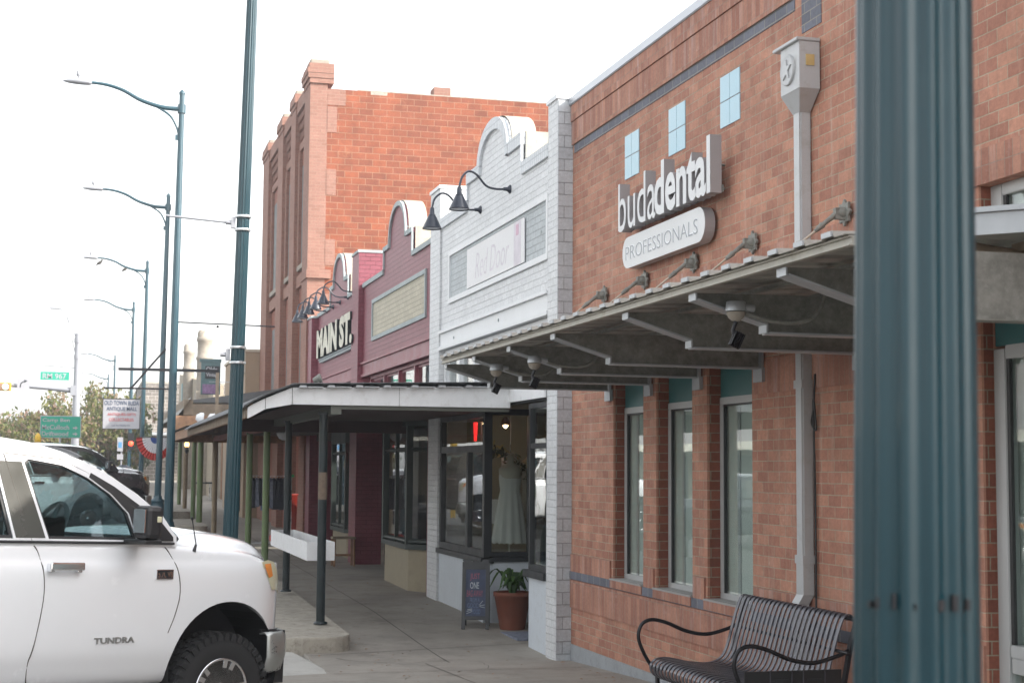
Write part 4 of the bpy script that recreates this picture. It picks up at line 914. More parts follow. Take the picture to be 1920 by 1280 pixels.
for i,x in enumerate((2.12,2.36)):
    b=MB(); b.lathe([(.05,-.08),(.11,.0),(.115,.06),(.09,.07)],(0,0,0),14,M=Matrix.Translation((x,32.4,1.0))@Matrix.Rotation(R(100+20*i),4,'Y')); b.build('lamp_head','white_paint',t)
b=MB(); b.tube([(2.24,32.5,.80),(2.24,32.5,.98)],.02,6); b.box((2.1,32.47,.93),(2.4,32.5,.96)); b.build('bracket','white_paint',t)
for i,(x,y,m_,lb,r_) in enumerate(((2.75,36.4,'post_tan','tan timber post just left of the fluted lamp post, in front of the table',.06),(2.74,41.3,'post_green','pale green weathered post standing on the pavement beside the lantern',.075),(2.78,44.6,'post_green','bright green far post at the nearer concrete block',.065),(2.76,48.2,'post_tan','brown far post between two green ones on the concrete block',.065),(2.74,51.0,'post_green','farthest green post on the farther concrete block',.06),(3.6,37.0,'wood_brown','dark timber post just right of the fluted lamp post',.06))):
    tt=thing('far_post',lb,'post',(x,y,G(y)),group='posts of the far porches')
    b=MB(); b.lathe([(r_,G(y)),(r_,1.35 if y>38 else .72)],(x,y,0),12); b.build('shaft',m_,tt)
    b=MB(); b.box((x-r_-.02,y-r_-.02,(1.35 if y>38 else .72)-.05),(x+r_+.02,y+r_+.02,(1.35 if y>38 else .72))); b.build('post_cap','wood_grey',tt)
t=thing('wall_lantern','lit yellow lantern hanging beside the pale green far post','lantern',(2.55,45,.6))
b=MB(); b.lathe([(.02,.34),(.09,.26),(.10,.24),(.0901,.235)],(2.6,45,.5),10); b.lathe([(.05,0),(.06,-.05),(.02,-.12)],(2.6,45,.5),10); b.tube([(2.6,45,.82),(2.6,45,1.25)],.012,6); b.build('housing','black_paint',t)
b=MB(); b.lathe([(.05,.02),(.07,.08),(.05,.16)],(2.6,45,.55),12); b.build('bulb','lamp_warm',t)
# hanging black shop sign on post
t=thing('black_shop_sign','black hanging shop sign with white lettering and purple artwork above the far porch','sign',(2.84,40,2.2))
b=MB(); b.box((2.62,40,1.82),(3.10,40.05,2.66)); b.box((2.58,39.98,2.64),(3.12,40.07,2.72)); b.build('board','sign_teal',t)
b=MB(); b.box((2.66,39.985,1.84),(3.06,40,2.08)); b.build('artwork','sign_purple',t)
b=MB(); b.box((2.72,39.985,2.22),(3.08,40,2.54)); b.build('dark_field','sign_black',t)
flat_text("Olde",2.74,3.02,2.40,2.52,0,.004,t,'lettering','sign_white',.03,'cam',39.982)
flat_text("Vintage",2.74,3.06,2.25,2.37,0,.004,t,'lettering','sign_white',.03,'cam',39.982)
t=thing('sign_bracket','dark steel bracket bars carrying the hanging signs beside the lamp posts','bracket',(1.4,28.8,G(28.8)))
b=MB(); b.box((.43,28.78,1.715),(2.2,28.82,1.765)); b.build('upper_bar','bench_dark',t)
b=MB(); b.box((2.15,28.78,.62),(2.21,28.82,1.714)); b.build('upright','wood_grey',t)
b=MB(); b.tube([(.66,28.8,1.40),(1.25,28.8,2.12)],.02,6); b.build('diagonal_brace','bench_dark',t)
b=MB(); b.box((.19,28.85,1.385),(1.47,28.88,1.415)); b.build('lower_bar','bench_dark',t)
t=thing('cross_bar','thin dark horizontal rod with curved wire hanging across the street lamps','bar',(1.4,29,2.6))
b=MB(); b.tube([(1.43,29,2.63),(3.22,29,2.60)],.014,6); b.build('rod','bench_dark',t)
b=MB(); b.tube([(1.36,29,2.48)]+[(2.18-.0+.42*math.sin(a)-.0,29,2.12+.43*math.cos(a)) for a in [(-1.2+i*.2) for i in range(14)]]+[(2.60,29,1.8)],.005,5); b.build('curved_wire','galv',t)
for x,z in ((2.18,2.57),(2.58,2.25)): b=MB(); b.lathe([(.0,-.03),(.03,0),(.0,.03)],(x,29,z),8); b.build('knob','bench_dark',t)
b=MB(); b.box((2.0,28.99,1.99),(2.66,29.01,2.0)); b.box((2.05,28.99,1.55),(2.66,29.01,1.56)); b.build('guy_wire','galv_light',t)
# antique mall sign
t=thing('antique_mall_sign','white hanging sign reading Old Town Buda Antique Mall','sign',(.5,28.86,.95))
b=MB(); b.box((.185,28.87,.675),(.825,28.90,1.205)); b.build('board','sign_white',t)
b=MB(); b.box((.178,28.86,.668),(.186,28.91,1.212)); b.box((.825,28.86,.668),(.833,28.91,1.212)); b.box((.186,28.86,1.205),(.825,28.91,1.213)); b.box((.186,28.86,.667),(.825,28.91,.675)); b.build('frame','bench_dark',t)
b=MB(); b.tube([(.26,28.88,1.213),(.26,28.88,1.39)],.006,5); b.tube([(.75,28.88,1.213),(.75,28.88,1.39)],.006,5); b.build('hanger','bench_dark',t)
for s_,a,c,z0,z1,m_,bd in (('OLD TOWN BUDA',.205,.805,1.095,1.175,'text_navy',.01),('ANTIQUE MALL',.245,.775,.985,1.065,'text_navy',.01),('ANTIQUES-GIFTS',.265,.755,.90,.955,'text_red',.005),('COLLECTABLES',.29,.72,.81,.865,'text_red',.005),('123 N. MAIN ST.',.34,.67,.72,.745,'text_navy',.0)):
    flat_text(s_,a,c,z0,z1,0,.003,t,'lettering',m_,bd,'cam',28.868)
# ---------------------------------------------------------------- road signs, signal
def sign_post(x,y,z1,parent,r_=.03):
    b=MB(); b.lathe([(r_,G(y)-.15),(r_,z1)],(x,y,0),10); return b.build('post','galv_light',parent)
t=thing('green_road_sign','green road sign reading Camp Ben McCulloch and Driftwood with two arrows','road sign',(-.93,50,G(50)-.15))
k_=50/30.
x0,x1,z0,z1=-.92*k_,-.19*k_,.515*k_,.925*k_
b=MB(); b.box((x0,50,z0),(x1,50.02,z1),bev=.0); b.build('border','sign_white',t,bevel=.008)
b=MB(); b.box((x0+.025,49.99,z0+.025),(x1-.025,49.998,z1-.025)); b.build('panel','sign_green',t)
H=z1-z0
for s_,f0,f1,v in (('Camp Ben',.06,.72,.76),('McCulloch',.05,.71,.46),('Driftwood',.05,.69,.17)):
    flat_text(s_,x0+(x1-x0)*f0,x0+(x1-x0)*f1,z0+H*(v-.08),z0+H*(v+.13),0,.004,t,'lettering','sign_white',.02,'cam',49.988)
for v in (.46,.19):
    b=MB(); zc=z0+H*v; xa=x0+(x1-x0)*.80; xb=x0+(x1-x0)*.92
    b.prism([(xa,zc-.022),((xa+xb)/2,zc-.022),((xa+xb)/2,zc-.06),(xb,zc),((xa+xb)/2,zc+.06),((xa+xb)/2,zc+.022),(xa,zc+.022)],facing_cam,49.984,49.989); b.build('arrow','sign_white',t)
sign_post(-.62*k_+.1,50.05,z0+.3,t)
t=thing('traffic_signal_pole','tall grey signal pole with mast arm, curved lamp arm and street sign bar','traffic signal',(-.58,60,G(60)))
b=MB(); b.lathe([(.16,G(60)-.15),(.15,0),(.11,4.9)],(-.58,60,0),12,M=None); b.lathe([(.14,4.55),(.14,4.75)],(-.58,60,0),12); b.lathe([(.14,3.95),(.14,4.1)],(-.58,60,0),12); b.build('pole','lamp_grey',t)
b=MB(); b.tube([(-.58,60,2.78),(-1.6,60,2.87),(-3.0,60,2.95),(-5.5,60,3.05)],[.11,.09,.075,.055],10); b.box((-.80,59.85,2.6),(-.62,60.15,2.96)); b.build('mast_arm','lamp_grey',t)
b=MB(); b.tube(smoothpath([(-.62,60,4.7),(-.9,60,5.3),(-1.02,60,5.6),(-1.2,60,5.78),(-1.3,60,5.8)]),.03,6); b.tube([(-.68,60,4.2),(-1.0,60,5.5)],.018,6); l_=b.build('lamp_arm','lamp_grey',t)
b=MB(); b.box((-1.62,59.93,5.78),(-1.28,60.07,5.85),bev=.02); b.build('lamp_head','lamp_grey',l_)
b=MB(); b.tube([(-.6,60,3.62),(-1.84,60,3.70)],.02,6); b.tube([(-1.7,60,3.69),(-1.7,60,3.45)],.006,4); b.tube([(-1.05,60,3.66),(-1.05,60,3.45)],.006,4); b.build('sign_bar','lamp_grey',t)
t=thing('street_name_sign','green street name sign reading RM 967 hung from the signal pole','street sign',(-1.35,60,3.3))
b=MB(); b.box((-1.88,59.98,3.16),(-.86,60.01,3.46)); b.build('panel','sign_green',t); flat_text('RM 967',-1.80,-.96,3.20,3.41,0,.004,t,'lettering','sign_white',.02,'cam',59.978)
t=thing('turn_sign','white square sign with curved black turn arrow on the mast arm','road sign',(-2.46,59.8,2.95))
b=MB(); b.box((-2.68,59.85,2.70),(-2.25,59.87,3.19)); b.build('panel','sign_white',t)
b=MB(); b.tube(smoothpath([(-2.56,59.845,2.86),(-2.55,59.845,2.97),(-2.50,59.845,3.05),(-2.42,59.845,3.09)]),.018,6); b.add([(-2.43,59.843,3.15),(-2.43,59.843,3.03),(-2.32,59.843,3.10)],[(0,1,2)]); b.build('arrow','sign_black',t)
t=thing('traffic_light','yellow horizontal traffic light with its rightmost lamp glowing at the picture edge','traffic light',(-3.3,59.8,2.87))
b=MB(); b.box((-4.0,59.75,2.72),(-2.88,59.85,3.02)); b.build('backplate','sign_yellow',t)
b=MB(); b.box((-3.95,59.70,2.75),(-2.93,59.75,2.99)); b.build('housing','wood_brown',t)
b=MB(); b.lathe([(.0,-.03),(.10,-.01),(.11,.02)],(-3.08,59.69,2.87),16,axis='y'); b.build('lit_lens','signal_lit',t)
for i in (1,2):
    b=MB(); b.lathe([(.0,-.03),(.10,-.01),(.11,.02)],(-3.08-.33*i,59.69,2.87),16,axis='y'); b.build('lens','black_plastic',t)
t=thing('far_signal','small far traffic light showing red under the hanging white sign','traffic light',(1.42,60,G(60)))
b=MB(); b.box((1.30,60,.62),(1.52,60.12,1.25)); b.build('housing','black_paint',t)
b=MB(); b.lathe([(.0,-.02),(.085,-.01),(.09,.02)],(1.42,59.98,.86),12,axis='y'); b.build('red_lens','signal_red',t)
b=MB(); b.lathe([(.05,G(60)),(.05,.62)],(1.35,60.1,0),8); b.build('post','teal_pole_far',t)
t=thing('blue_notice_sign','small white sign with blue square on a grey post near the far lamp posts','sign',(1.02,58,G(58)))
b=MB(); b.box((.90,58,.55),(1.10,58.02,1.05)); b.box((.90,58,.25),(1.12,58.02,.45)); b.build('panel','sign_white',t)
b=MB(); b.box((.94,57.99,.68),(1.06,58.0,.88)); b.build('symbol','opp_blue',t)
b=MB(); b.lathe([(.03,G(58)),(.03,.6)],(1.05,58.05,0),8); b.build('post','lamp_grey',t)
t=thing('yellow_beacon','short yellow beacon rising behind the white pickup roof','beacon',(-1.5,50,G(50)-.15))
b=MB(); b.lathe([(.05,G(50)-.15),(.05,.70),(.10,.72),(.09,.80),(.10,.86),(.075,.95),(.02,1.0)],(-1.58,50,0),12); b.build('beacon_body','sign_yellow',t)
# bunting
t=thing('bunting_fan','red white and blue pleated half round bunting hanging from the far porch','bunting',(1.68,44,.8))
def fan(r0_,r1_,m_,nm):
    b=MB(); vs=[];fs=[]; n=36
    for i in range(n+1):
        a=math.pi+math.pi*i/n; 
        for r_ in (r0_,r1_): vs.append((1.70+r_*math.cos(a),44+(.03 if i%2 else -.03)*r_*2,.80+r_*math.sin(a)*1.2))
    for i in range(n): fs.append((2*i,2*i+1,2*i+3,2*i+2))
    b.add(vs,fs); b.build(nm,m_,t)
fan(.02,.14,'blue_cloth','blue_centre'); fan(.141,.36,'white_cloth','white_pleats'); fan(.361,.52,'red_cloth','red_edge')
t=thing('litter_bin','dark round litter bin with domed lid beyond the parked grey pickup','litter bin',(1.05,60,G(60)))
b=MB(); b.lathe([(.26,G(57)),(.29,-.28),(.30,-.25)],(1.12,57,0),16); b.build('body','black_paint',t)
b=MB(); b.lathe([(.33,-.22),(.33,-.16),(.26,-.02),(.1,.06)],(1.12,57,0),16); b.build('lid','dark_navy',t)
# table and chairs glimpsed on the far pavement
t=thing('far_table','small dark table on the far pavement behind the tan post','table',(3.9,62,G(62)))
b=MB(); b.box((3.72,60,-.62),(4.5,61,-.56)); b.build('table_top','black_paint',t)
for x in (3.78,4.4):
    for y in (60.1,60.9): b=MB(); b.tube([(x,y,-.62),(x,y,G(60))],.02,6); b.build('leg','steel_band',t)
# clothes rack
t=thing('clothes_rack','rolling metal rack crowded with dark clothes between the green posts','clothes rack',(3.35,31,G(31)))
gz=G(31)
b=MB(); b.tube([(3.05,31.2,gz+.05),(3.05,31.2,-.16),(3.85,31.2,-.16),(3.85,31.2,gz+.05)],.014,6); b.build('rail','steel_band',t)
b=MB(); b.box((3.0,31.0,gz+.30),(3.9,31.4,gz+.33)); b.build('shelf','steel_band',t)
for i,x in enumerate((3.02,3.88)):
    b=MB(); b.lathe([(.0,-.04),(.04,0),(.0,.04)],(x,31.2,-.16),10); b.build('knob','green_plastic',t)
for i in range(14):
    x=3.08+i*.055; g_=thing('hanging_garment','garment number on rack','garment',(x,31.2,-.2)) if False else None
cols=['cloth_dark','cloth_grey','cloth_dark','cloth_blue','cloth_dark','cloth_grey','cloth_dark','cloth_dark','cloth_dark','cloth_dark','cloth_dark']
for i,m_ in enumerate(cols):
    x=3.10+i*.068
    o=thing('hanging_garment','dark or grey garment hanging among others on the metal clothes rack','garment',(x,31.2,-.2),group='clothes hanging on the rack')
    b=MB(); h_=.52+.12*rnd.random(); vs=[]
    for z,w_,d_ in ((-.20,.02,.05),(-.25,.028,.18),(-.45,.03,.16),(-.20-h_,.036,.2)):
        for sx_,sy_ in ((-1,-1),(1,-1),(1,1),(-1,1)): vs.append((x+sx_*w_+rnd.uniform(-.006,.006),31.2+sy_*d_,z))
    fs=[(0,1,2,3)]+[(4*j+k,4*j+(k+1)%4,4*j+4+(k+1)%4,4*j+4+k) for j in range(3) for k in range(4)]+[(15,14,13,12)]
    b.add(vs,fs); b.build('fabric',m_,o)
    b=MB(); b.tube([(x,31.2,-.2),(x,31.2,-.16)],.004,4); b.build('hanger_hook','steel_band',o)
t=thing('shelf_goods','red and white bundle on the lower shelf of the clothes rack','goods',(3.6,31.2,gz+.33))
b=MB(); b.box((3.45,31.05,gz+.332),(3.75,31.35,gz+.47),bev=.04); b.build('bundle','red_cloth',t); b=MB(); b.box((3.5,31.03,gz+.472),(3.62,31.2,gz+.53),bev=.02); b.build('paper','white_cloth',t)
t=thing('red_bin','tall bright red plastic bin behind the dark porch post','bin',(4.05,33,G(33)))
b=MB(); b.lathe([(.11,G(33)),(.15,-.58),(.165,-.57),(.165,-.54),(.145,-.54)],(4.06,33,0),16); b.build('body','red_plastic',t)
t=thing('hanging_bowl_lamp','round pale bowl lamp hanging under the far porch ceiling','lamp',(3.65,31,.6))
b=MB(); b.lathe([(.02,-.11),(.09,-.08),(.14,0),(.145,.04),(.1,.045)],(3.66,31,.65),18); b.build('bowl','white_paint',t); b=MB(); b.tube([(3.66,31,.69),(3.66,31,.73)],.01,6); b.build('stem','bench_dark',t)
# stool in front of the maroon shop
t=thing('wooden_stool','small dark wooden stool in front of the far maroon shop window','stool',(4.6,29.2,G(29)))
gz=G(29.2)
b=MB(); b.box((4.37,29.0,gz+.50),(4.80,29.35,gz+.54),bev=.01); b.build('seat','wood_grey',t)
for x in (4.40,4.77):
    for y in (29.03,29.32): b=MB(); b.tube([(x,y,gz),(x*.97+.03*4.58,y,gz+.50)],.022,6); b.build('leg','wood_brown',t)
b=MB(); b.tube([(4.40,29.03,gz+.2),(4.77,29.03,gz+.2)],.014,6); b.tube([(4.40,29.32,gz+.2),(4.77,29.32,gz+.2)],.014,6); b.build('stretcher','wood_brown',t)
# A-board
t=thing('chalkboard_sign','dark folding chalkboard sign with pink and white chalk writing outside the white shop','chalkboard',(4.73,20.2,G(20)))
gz=G(20.1); t.location=(4.70,19.2,G(19.2)); t.rotation_euler=(0,0,R(-16))
def board(tilt,nm):
    M=Matrix.Translation((0,-.21 if tilt<0 else .21,0))@Matrix.Rotation(tilt,4,'X')
    return M
M1=Matrix.Translation((0,-.20,0))@Matrix.Rotation(R(-13),4,'X'); M2=Matrix.Translation((0,.20,0))@Matrix.Rotation(R(13),4,'X')
for M,nm in ((M1,'front'),(M2,'back')):
    b=MB(); b.box((-.17,-.012,0),(-.125,.012,.83),M); b.box((.125,-.012,0),(.17,.012,.83),M); b.box((-.125,-.012,.115),(.125,.012,.16),M)
    out=[(-.125,.74),(.125,.74),(.125,.80),(.17,.86),(.10,.865),(.05,.83),(0,.86),(-.05,.83),(-.10,.865),(-.17,.86),(-.125,.80)]
    b.prism(out,lambda u,v,w,M=M:M@Vector((u,w,v)),-.012,.012)
    f=b.build('frame','black_paint',t,local=True)
    b=MB(); b.box((-.125,-.004,.16),(.125,.004,.74),M); b.build('slate','chalk_blue',f,local=True)
def chalk(s_,x0,x1,z0,z1,m_,sh=0):
    tmp=MB(); tmp.text(s_,Matrix(),1,.5,1,-.004,'LEFT',shear=sh); a,c,d,e=tmp.bb
    b=MB(); b.add([M1@Vector((x0+(v.x-a)*(x1-x0)/(c-a),-.0055-.001*v.z,z0+(v.y-d)*(z1-z0)/(e-d))) for v in tmp.v],tmp.f); b.build('lettering',m_,t,local=True)
chalk('JUST',-.07,.05,.60,.69,'chalk_red'); chalk('ONE',-.07,.04,.50,.58,'chalk_white'); chalk('BAG AWAY',-.11,.09,.40,.48,'chalk_red',.1)
chalk('FROM A',-.07,.05,.33,.385,'chalk_dim'); chalk('GOOD',-.10,.04,.26,.32,'chalk_dim'); chalk('MOOD',-.05,.06,.185,.245,'chalk_dim')
b=MB()
for p,q in (((.05,.30),(.09,.35)),((.05,.29),(.115,.30)),((.05,.28),(.115,.265)),((-.10,.24),(-.04,.25)),((-.11,.22),(-.04,.235)),((-.11,.19),(-.04,.22))): b.tube([M1@Vector((p[0],-.006,p[1])),M1@Vector((q[0],-.006,q[1]))],.0035,4)
b.build('chalk_strokes','chalk_white',t,local=True)
b=MB(); b.tube([(-.15,-.10,.42),(-.15,.10,.42)],.006,5); b.tube([(.15,-.10,.42),(.15,.10,.42)],.006,5); b.build('stay','bench_dark',t,local=True)
# plant pot and door mat
gz=G(19)
t=thing('potted_plant','spiky green plant in a tapered terracotta pot in the shop entry','plant pot',(5.12,19.0,gz))
b=MB(); b.lathe([(.155,gz),(.225,gz+.40),(.24,gz+.41),(.24,gz+.46),(.215,gz+.46),(.21,gz+.42),(.02,gz+.42)],(5.12,19.0,0),24); b.build('pot','terracotta',t)
b=MB()
for i in range(46):
    a=rnd.uniform(0,6.28); L_=rnd.uniform(.25,.55); dr_=rnd.uniform(.3,1.0)
    p=[Vector((5.12,19,gz+.38)),Vector((5.12+math.cos(a)*L_*.45*dr_,19+math.sin(a)*L_*.45*dr_,gz+.38+L_*.65)),Vector((5.12+math.cos(a)*L_*.9*dr_,19+math.sin(a)*L_*.9*dr_,gz+.38+L_*(.75-.6*dr_)))]
    pp_=smoothpath(p,4); w=[.006+.018*math.sin(math.pi*k/(len(pp_)-1)) for k in range(len(pp_))]
    s_=Vector((-math.sin(a),math.cos(a),0)); vs=[]
    for q,ww in zip(pp_,w): vs+=[q-s_*ww,q+s_*ww]
    b.add(vs,[(2*k,2*k+1,2*k+3,2*k+2) for k in range(len(pp_)-1)])
b.build('leaves','leaf_plant',t)
t=thing('door_mat','flat blue grey door mat on the pavement by the terracotta pot','mat',(5.1,18.3,G(18.3)))
b=MB(); b.box((4.9,17.95,G(18)+.006),(5.6,18.75,G(18)+.03)); b.build('mat','cloth_grey',t)
t=thing('tap_box','small black outlet box on the far pier of the white shop','box',(4.95,22.28,-1.55))
b=MB(); b.box((4.98,22.27,-1.62),(5.10,22.312,-1.55)); b.box((4.97,22.25,-1.60),(5.02,22.27,-1.57)); b.build('casing','black_plastic',t)
# lavender planter bottom right
t=thing('lavender_plant','lavender plant with purple flower spikes in front of the rightmost office window','plant',(4.75,7.4,G(7.4)))
b=MB(); f2=MB()
for i in range(260):
    a=rnd.uniform(0,6.28); L_=rnd.uniform(.18,.48); o_=rnd.uniform(0,.16); bx,by=4.9+o_*math.cos(a*3),7.35+rnd.uniform(-.5,.45)
    z0_=-1.52; p0=Vector((bx,by,z0_)); p2=p0+Vector((math.cos(a)*L_*.55,math.sin(a)*L_*.55,L_*.62)); s_=Vector((-math.sin(a),math.cos(a),0))*.0035
    mid_=(p0+p2)/2+Vector((0,0,L_*.12))
    b.add([p0-s_,p0+s_,mid_+s_*1.6,mid_-s_*1.6,p2],[(0,1,2,3),(3,2,4)])
    if i%3==0:
        d=(p2-mid_).normalized()
        f2.tube([p2-d*.05,p2-d*.02,p2+d*.02],[.006,.010,.003],5,cap=False)
b.build('leaves','leaf_lavender',t); f2.build('flower_spikes','lavender_flower',t)
b=MB(); b.box((4.6,6.6,G(7)),(4.98,8.0,-1.5),bev=.02); b.build('trough','concrete_old',t)
# ---------------------------------------------------------------- bench
bt=thing('metal_bench','dark slatted metal bench with curled armrests against the orange brick wall','bench',(4.5,10.2,G(10.2)))
gz=G(10.2)
ys=[9.42+i*(11.08-9.42)/23 for i in range(24)]
# side profile in (x,z): seat roll at the front, seat, curved back, rolled top; x towards wall
prof=[(4.16,-1.53),(4.10,-1.525),(4.06,-1.49),(4.05,-1.44),(4.08,-1.40),(4.14,-1.385),(4.22,-1.39),(4.36,-1.42),(4.51,-1.43),(4.60,-1.40),(4.65,-1.33),(4.685,-1.22),(4.725,-1.08),(4.765,-.97),(4.79,-.935),(4.82,-.93),(4.84,-.95),(4.84,-.975)]
pf=smoothpath([(x,0,z) for x,z in prof],3)
for y in ys:
    b=MB(); b.strip([(p.x,y,p.z) for p in pf],.042,.007,(0,1,0)); b.build('slat','bench_metal',bt)
for y,side in ((9.34,0),(11.14,1)):
    # end frames: arm, leg and backrest rail
    arm=smoothpath([(4.78,y,-1.15),(4.68,y,-1.19),(4.52,y,-1.225),(4.36,y,-1.20),(4.20,y,-1.135),(4.08,y,-1.11),(4.00,y,-1.145),(3.975,y,-1.24),(4.02,y,-1.36),(4.09,y,-1.47)],5)
    b=MB(); b.tube(arm,.014,8); b.build('armrest','bench_dark',bt)
    b=MB(); b.strip([(4.12,y,-1.47),(4.14,y,gz+.0)],.045,.02,(0,1,0)); b.build('leg','bench_dark',bt)
    b=MB(); b.strip([(4.84,y,-.95),(4.79,y,-1.1),(4.74,y,-1.35),(4.74,y,-1.5),(4.80,y,gz)],.045,.02,(0,1,0)); b.build('leg','bench_dark',bt)
    b=MB(); b.strip([(4.10,y,-1.47),(4.75,y,-1.47)],.04,.03,(0,1,0)); b.build('seat_rail','bench_dark',bt)
b=MB(); b.tube([(4.825,9.2,-.955),(4.825,11.08,-.955)],.014,8); b.tube([(4.725,9.25,-1.16),(4.725,11.05,-1.16)],.012,6); b.tube([(4.14,9.25,-1.42),(4.14,11.05,-1.42)],.014,8); b.build('cross_tube','bench_dark',bt)
# advertising plate on the near end
b=MB(); b.box((4.03,9.30,-1.68),(4.70,9.312,-1.265)); pn=b.build('end_panel','black_paint',bt)
b=MB()
for x0_ in (4.20,4.43): b.box((x0_,9.295,-1.67),(x0_+.006,9.3,-1.27)); b.box((x0_+.15,9.295,-1.67),(x0_+.156,9.3,-1.27))
b.build('panel_trim','bench_metal',pn)
b=MB()
for x0_ in (4.21,4.44):
    for k in range(5): b.box((x0_+.02,9.296,-1.33-.05*k),(x0_+.12-.02*(k%2),9.3,-1.318-.05*k))
b.build('panel_marks','frame_dark',pn)
# ---------------------------------------------------------------- street lamps
def lamp(x,y,zb,lean,label,near=False,detail=True,ztop=6.82,z_dir=0):
    g0=zb; t=thing('street_lamp',label,'street lamp',(x,y,g0),group='teal street lamps along the kerb')
    t.rotation_euler=(0,R(lean),0)
    Hh=ztop-g0; mat='teal_pole' if near else 'teal_pole_far'
    b=MB(); seg=96 if near else 48
    b.lathe([(.084,.9),(.0765,2.2),(.072,3.2),(.066,5.5),(.048,Hh-.03)],(0,0,0),seg,flute=14,fd=.11); b.build('pole',mat,t,local=True)
    b=MB(); b.lathe([(.24,0),(.24,.12),(.21,.16),(.20,.35),(.17,.75),(.15,.82),(.165,.84),(.165,.88),(.11,.92),(.10,.99)],(0,0,0),24); b.build('pedestal',mat,t,local=True)
    b=MB(); b.lathe([(.055,Hh-.03),(.06,Hh),(.03,Hh+.04),(.0,Hh+.07)],(0,0,0),12); b.build('finial',mat,t,local=True)
    za=Hh-.30
    arm=smoothpath([(0,0,za),(-.25,0,za+.0),(-.45,0,za+.03),(-.75,0,za+.12),(-1.05,0,za+.27),(-1.35,0,za+.35),(-1.66,0,za+.37)],6)
    b=MB(); b.tube(arm,[.045-.018*i/(len(arm)-1) for i in range(len(arm))],8); b.lathe([(.075,za-.08),(.075,za+.08)],(0,0,0),14); am=b.build('arm',mat,t,local=True)
    b=MB(); b.tube(smoothpath([(-.03,0,za-.52),(-.08,0,za-.34),(-.2,0,za-.14),(-.42,0,za+.0)],5),.022,6); b.box((-.10,-.02,za-.58),(-.03,.02,za-.48)); b.build('brace',mat,t,local=True)
    b=MB()
    vs=[]; st=[(-1.60,.055,.035),(-1.66,.075,.045),(-1.85,.085,.045),(-2.0,.07,.03),(-2.10,.03,.010)]
    for xx,w_,h_ in st:
        for k in range(10):
            a=2*math.pi*k/10; vs.append((xx,w_*math.cos(a),za+.36+h_*math.sin(a)+(0 if math.sin(a)<0 else h_*.3)))
    fs=[(i*10+k,i*10+(k+1)%10,(i+1)*10+(k+1)%10,(i+1)*10+k) for i in range(4) for k in range(10)]+[tuple(range(9,-1,-1)),tuple(range(40,50))]
    b.add(vs,fs,smooth=True); hd=b.build('lamp_head','lamp_grey',t,local=True)
    b=MB(); b.lathe([(.012,za+.40),(.012,za+.46),(.035,za+.47),(.035,za+.55),(.02,za+.565)],(-1.84,0,0),10); b.build('photocell','lamp_grey',hd,local=True)
    return t
L1=lamp(1.018,1.835,G(1.8)-.1,.60,'huge fluted teal lamp post filling the right foreground',near=True)
L2=lamp(1.385,16.5,G(16.5)-.3,1.1,'fluted teal lamp post with pale steel bands and an empty banner arm',near=True,ztop=6.9)
L3=lamp(1.36,28.8,G(29)-.15,.45,'nearest fully visible street lamp, its lamp head highest in the picture',ztop=6.82)
L4=lamp(1.62,40.0,G(40)-.1,.6,'second visible street lamp, its head just below the highest one')
L5=lamp(1.60,53.2,G(53)-.1,.3,'third visible street lamp, with two birds perched on its arm',ztop=6.80)
L6=lamp(1.545,67.7,G(68)-.1,.2,'fourth visible street lamp, behind the one with birds',ztop=6.9)
L7=lamp(1.25,97.8,G(98)-.1,0,'thin far street lamp behind the grey signal pole',ztop=6.7)
L8=lamp(1.1,120,G(120)-.1,0,'second farthest street lamp, tiny above the trees',ztop=6.8)
L9=lamp(1.0,150,G(150)-.1,0,'farthest street lamp, barely visible above the trees',ztop=6.7)
# bands and banner arms on the second lamp (parts of it)
def band(par,y,x,zs,arm,g0):
    for z in zs:
        b=MB(); b.lathe([(.086,z-g0-.012),(.088,z-g0),(.086,z-g0+.012)],(0,0,0),24); b.build('steel_band','steel_band',par,local=True)
    z=sum(zs)/2-g0
    b=MB(); b.box((-.125,-.03,z-.06),(-.08,.03,z+.06)); b.tube([(-.12,0,z),(-.18,0,z)],.025,8)
    if arm: b.tube([(-.15,0,z),(-.80,0,z+.03)],.013,8)
    b.build('banner_arm','lamp_grey',par,local=True)
band(L2,16.5,1.385,(2.63,2.49),True,G(16.5)-.3); band(L2,16.5,1.385,(1.25,1.09),False,G(16.5)-.3)
b=MB(); 
for k,a in enumerate((-2.9,-2.72,-2.45,-2.1,-1.7,-1.45,-1.3,-1.15)):
    gx,gy=.0765*math.cos(a),.0765*math.sin(a); w_=(.003,.004,.002,.001,.004,.004,.002,.003)[k]; b.box((gx-w_,gy-w_,1.59),(gx+w_,gy+w_,1.598+.006*(k%3)))
b.build('tape_residue','bench_dark',L1,local=True)
# birds
def bird(x,y,z,label,s=1,fl=1):
    t=thing('bird',label,'bird',(x,y,z),group='birds perched on the street lamp arm')
    M=Matrix.Translation((x,y,z))@Matrix.Scale(s,4)@Matrix.Rotation(R(-35*fl),4,'Y')
    b=MB(); st=[(-.17,.008),(-.10,.022),(-.04,.05),(.03,.058),(.08,.045),(.105,.03),(.125,.036),(.15,.03),(.165,.010),(.185,.003)]
    b.tube([(p,0,.06+.03*(p>.09)) for p,_ in st],[r_ for _,r_ in st],10,M=M)
    b.tube([(.0,.02,.02),(.0,.02,-.03)],.005,5,M=M); b.tube([(.02,-.02,.02),(.02,-.02,-.03)],.005,5,M=M)
    b.build('body','bird_dark',t); return t
bird(.12,53.2,6.66,'bird perched near the head of the third street lamp',.95)
bird(.93,53.2,6.48,'bird perched halfway along the arm of the third street lamp',.85)
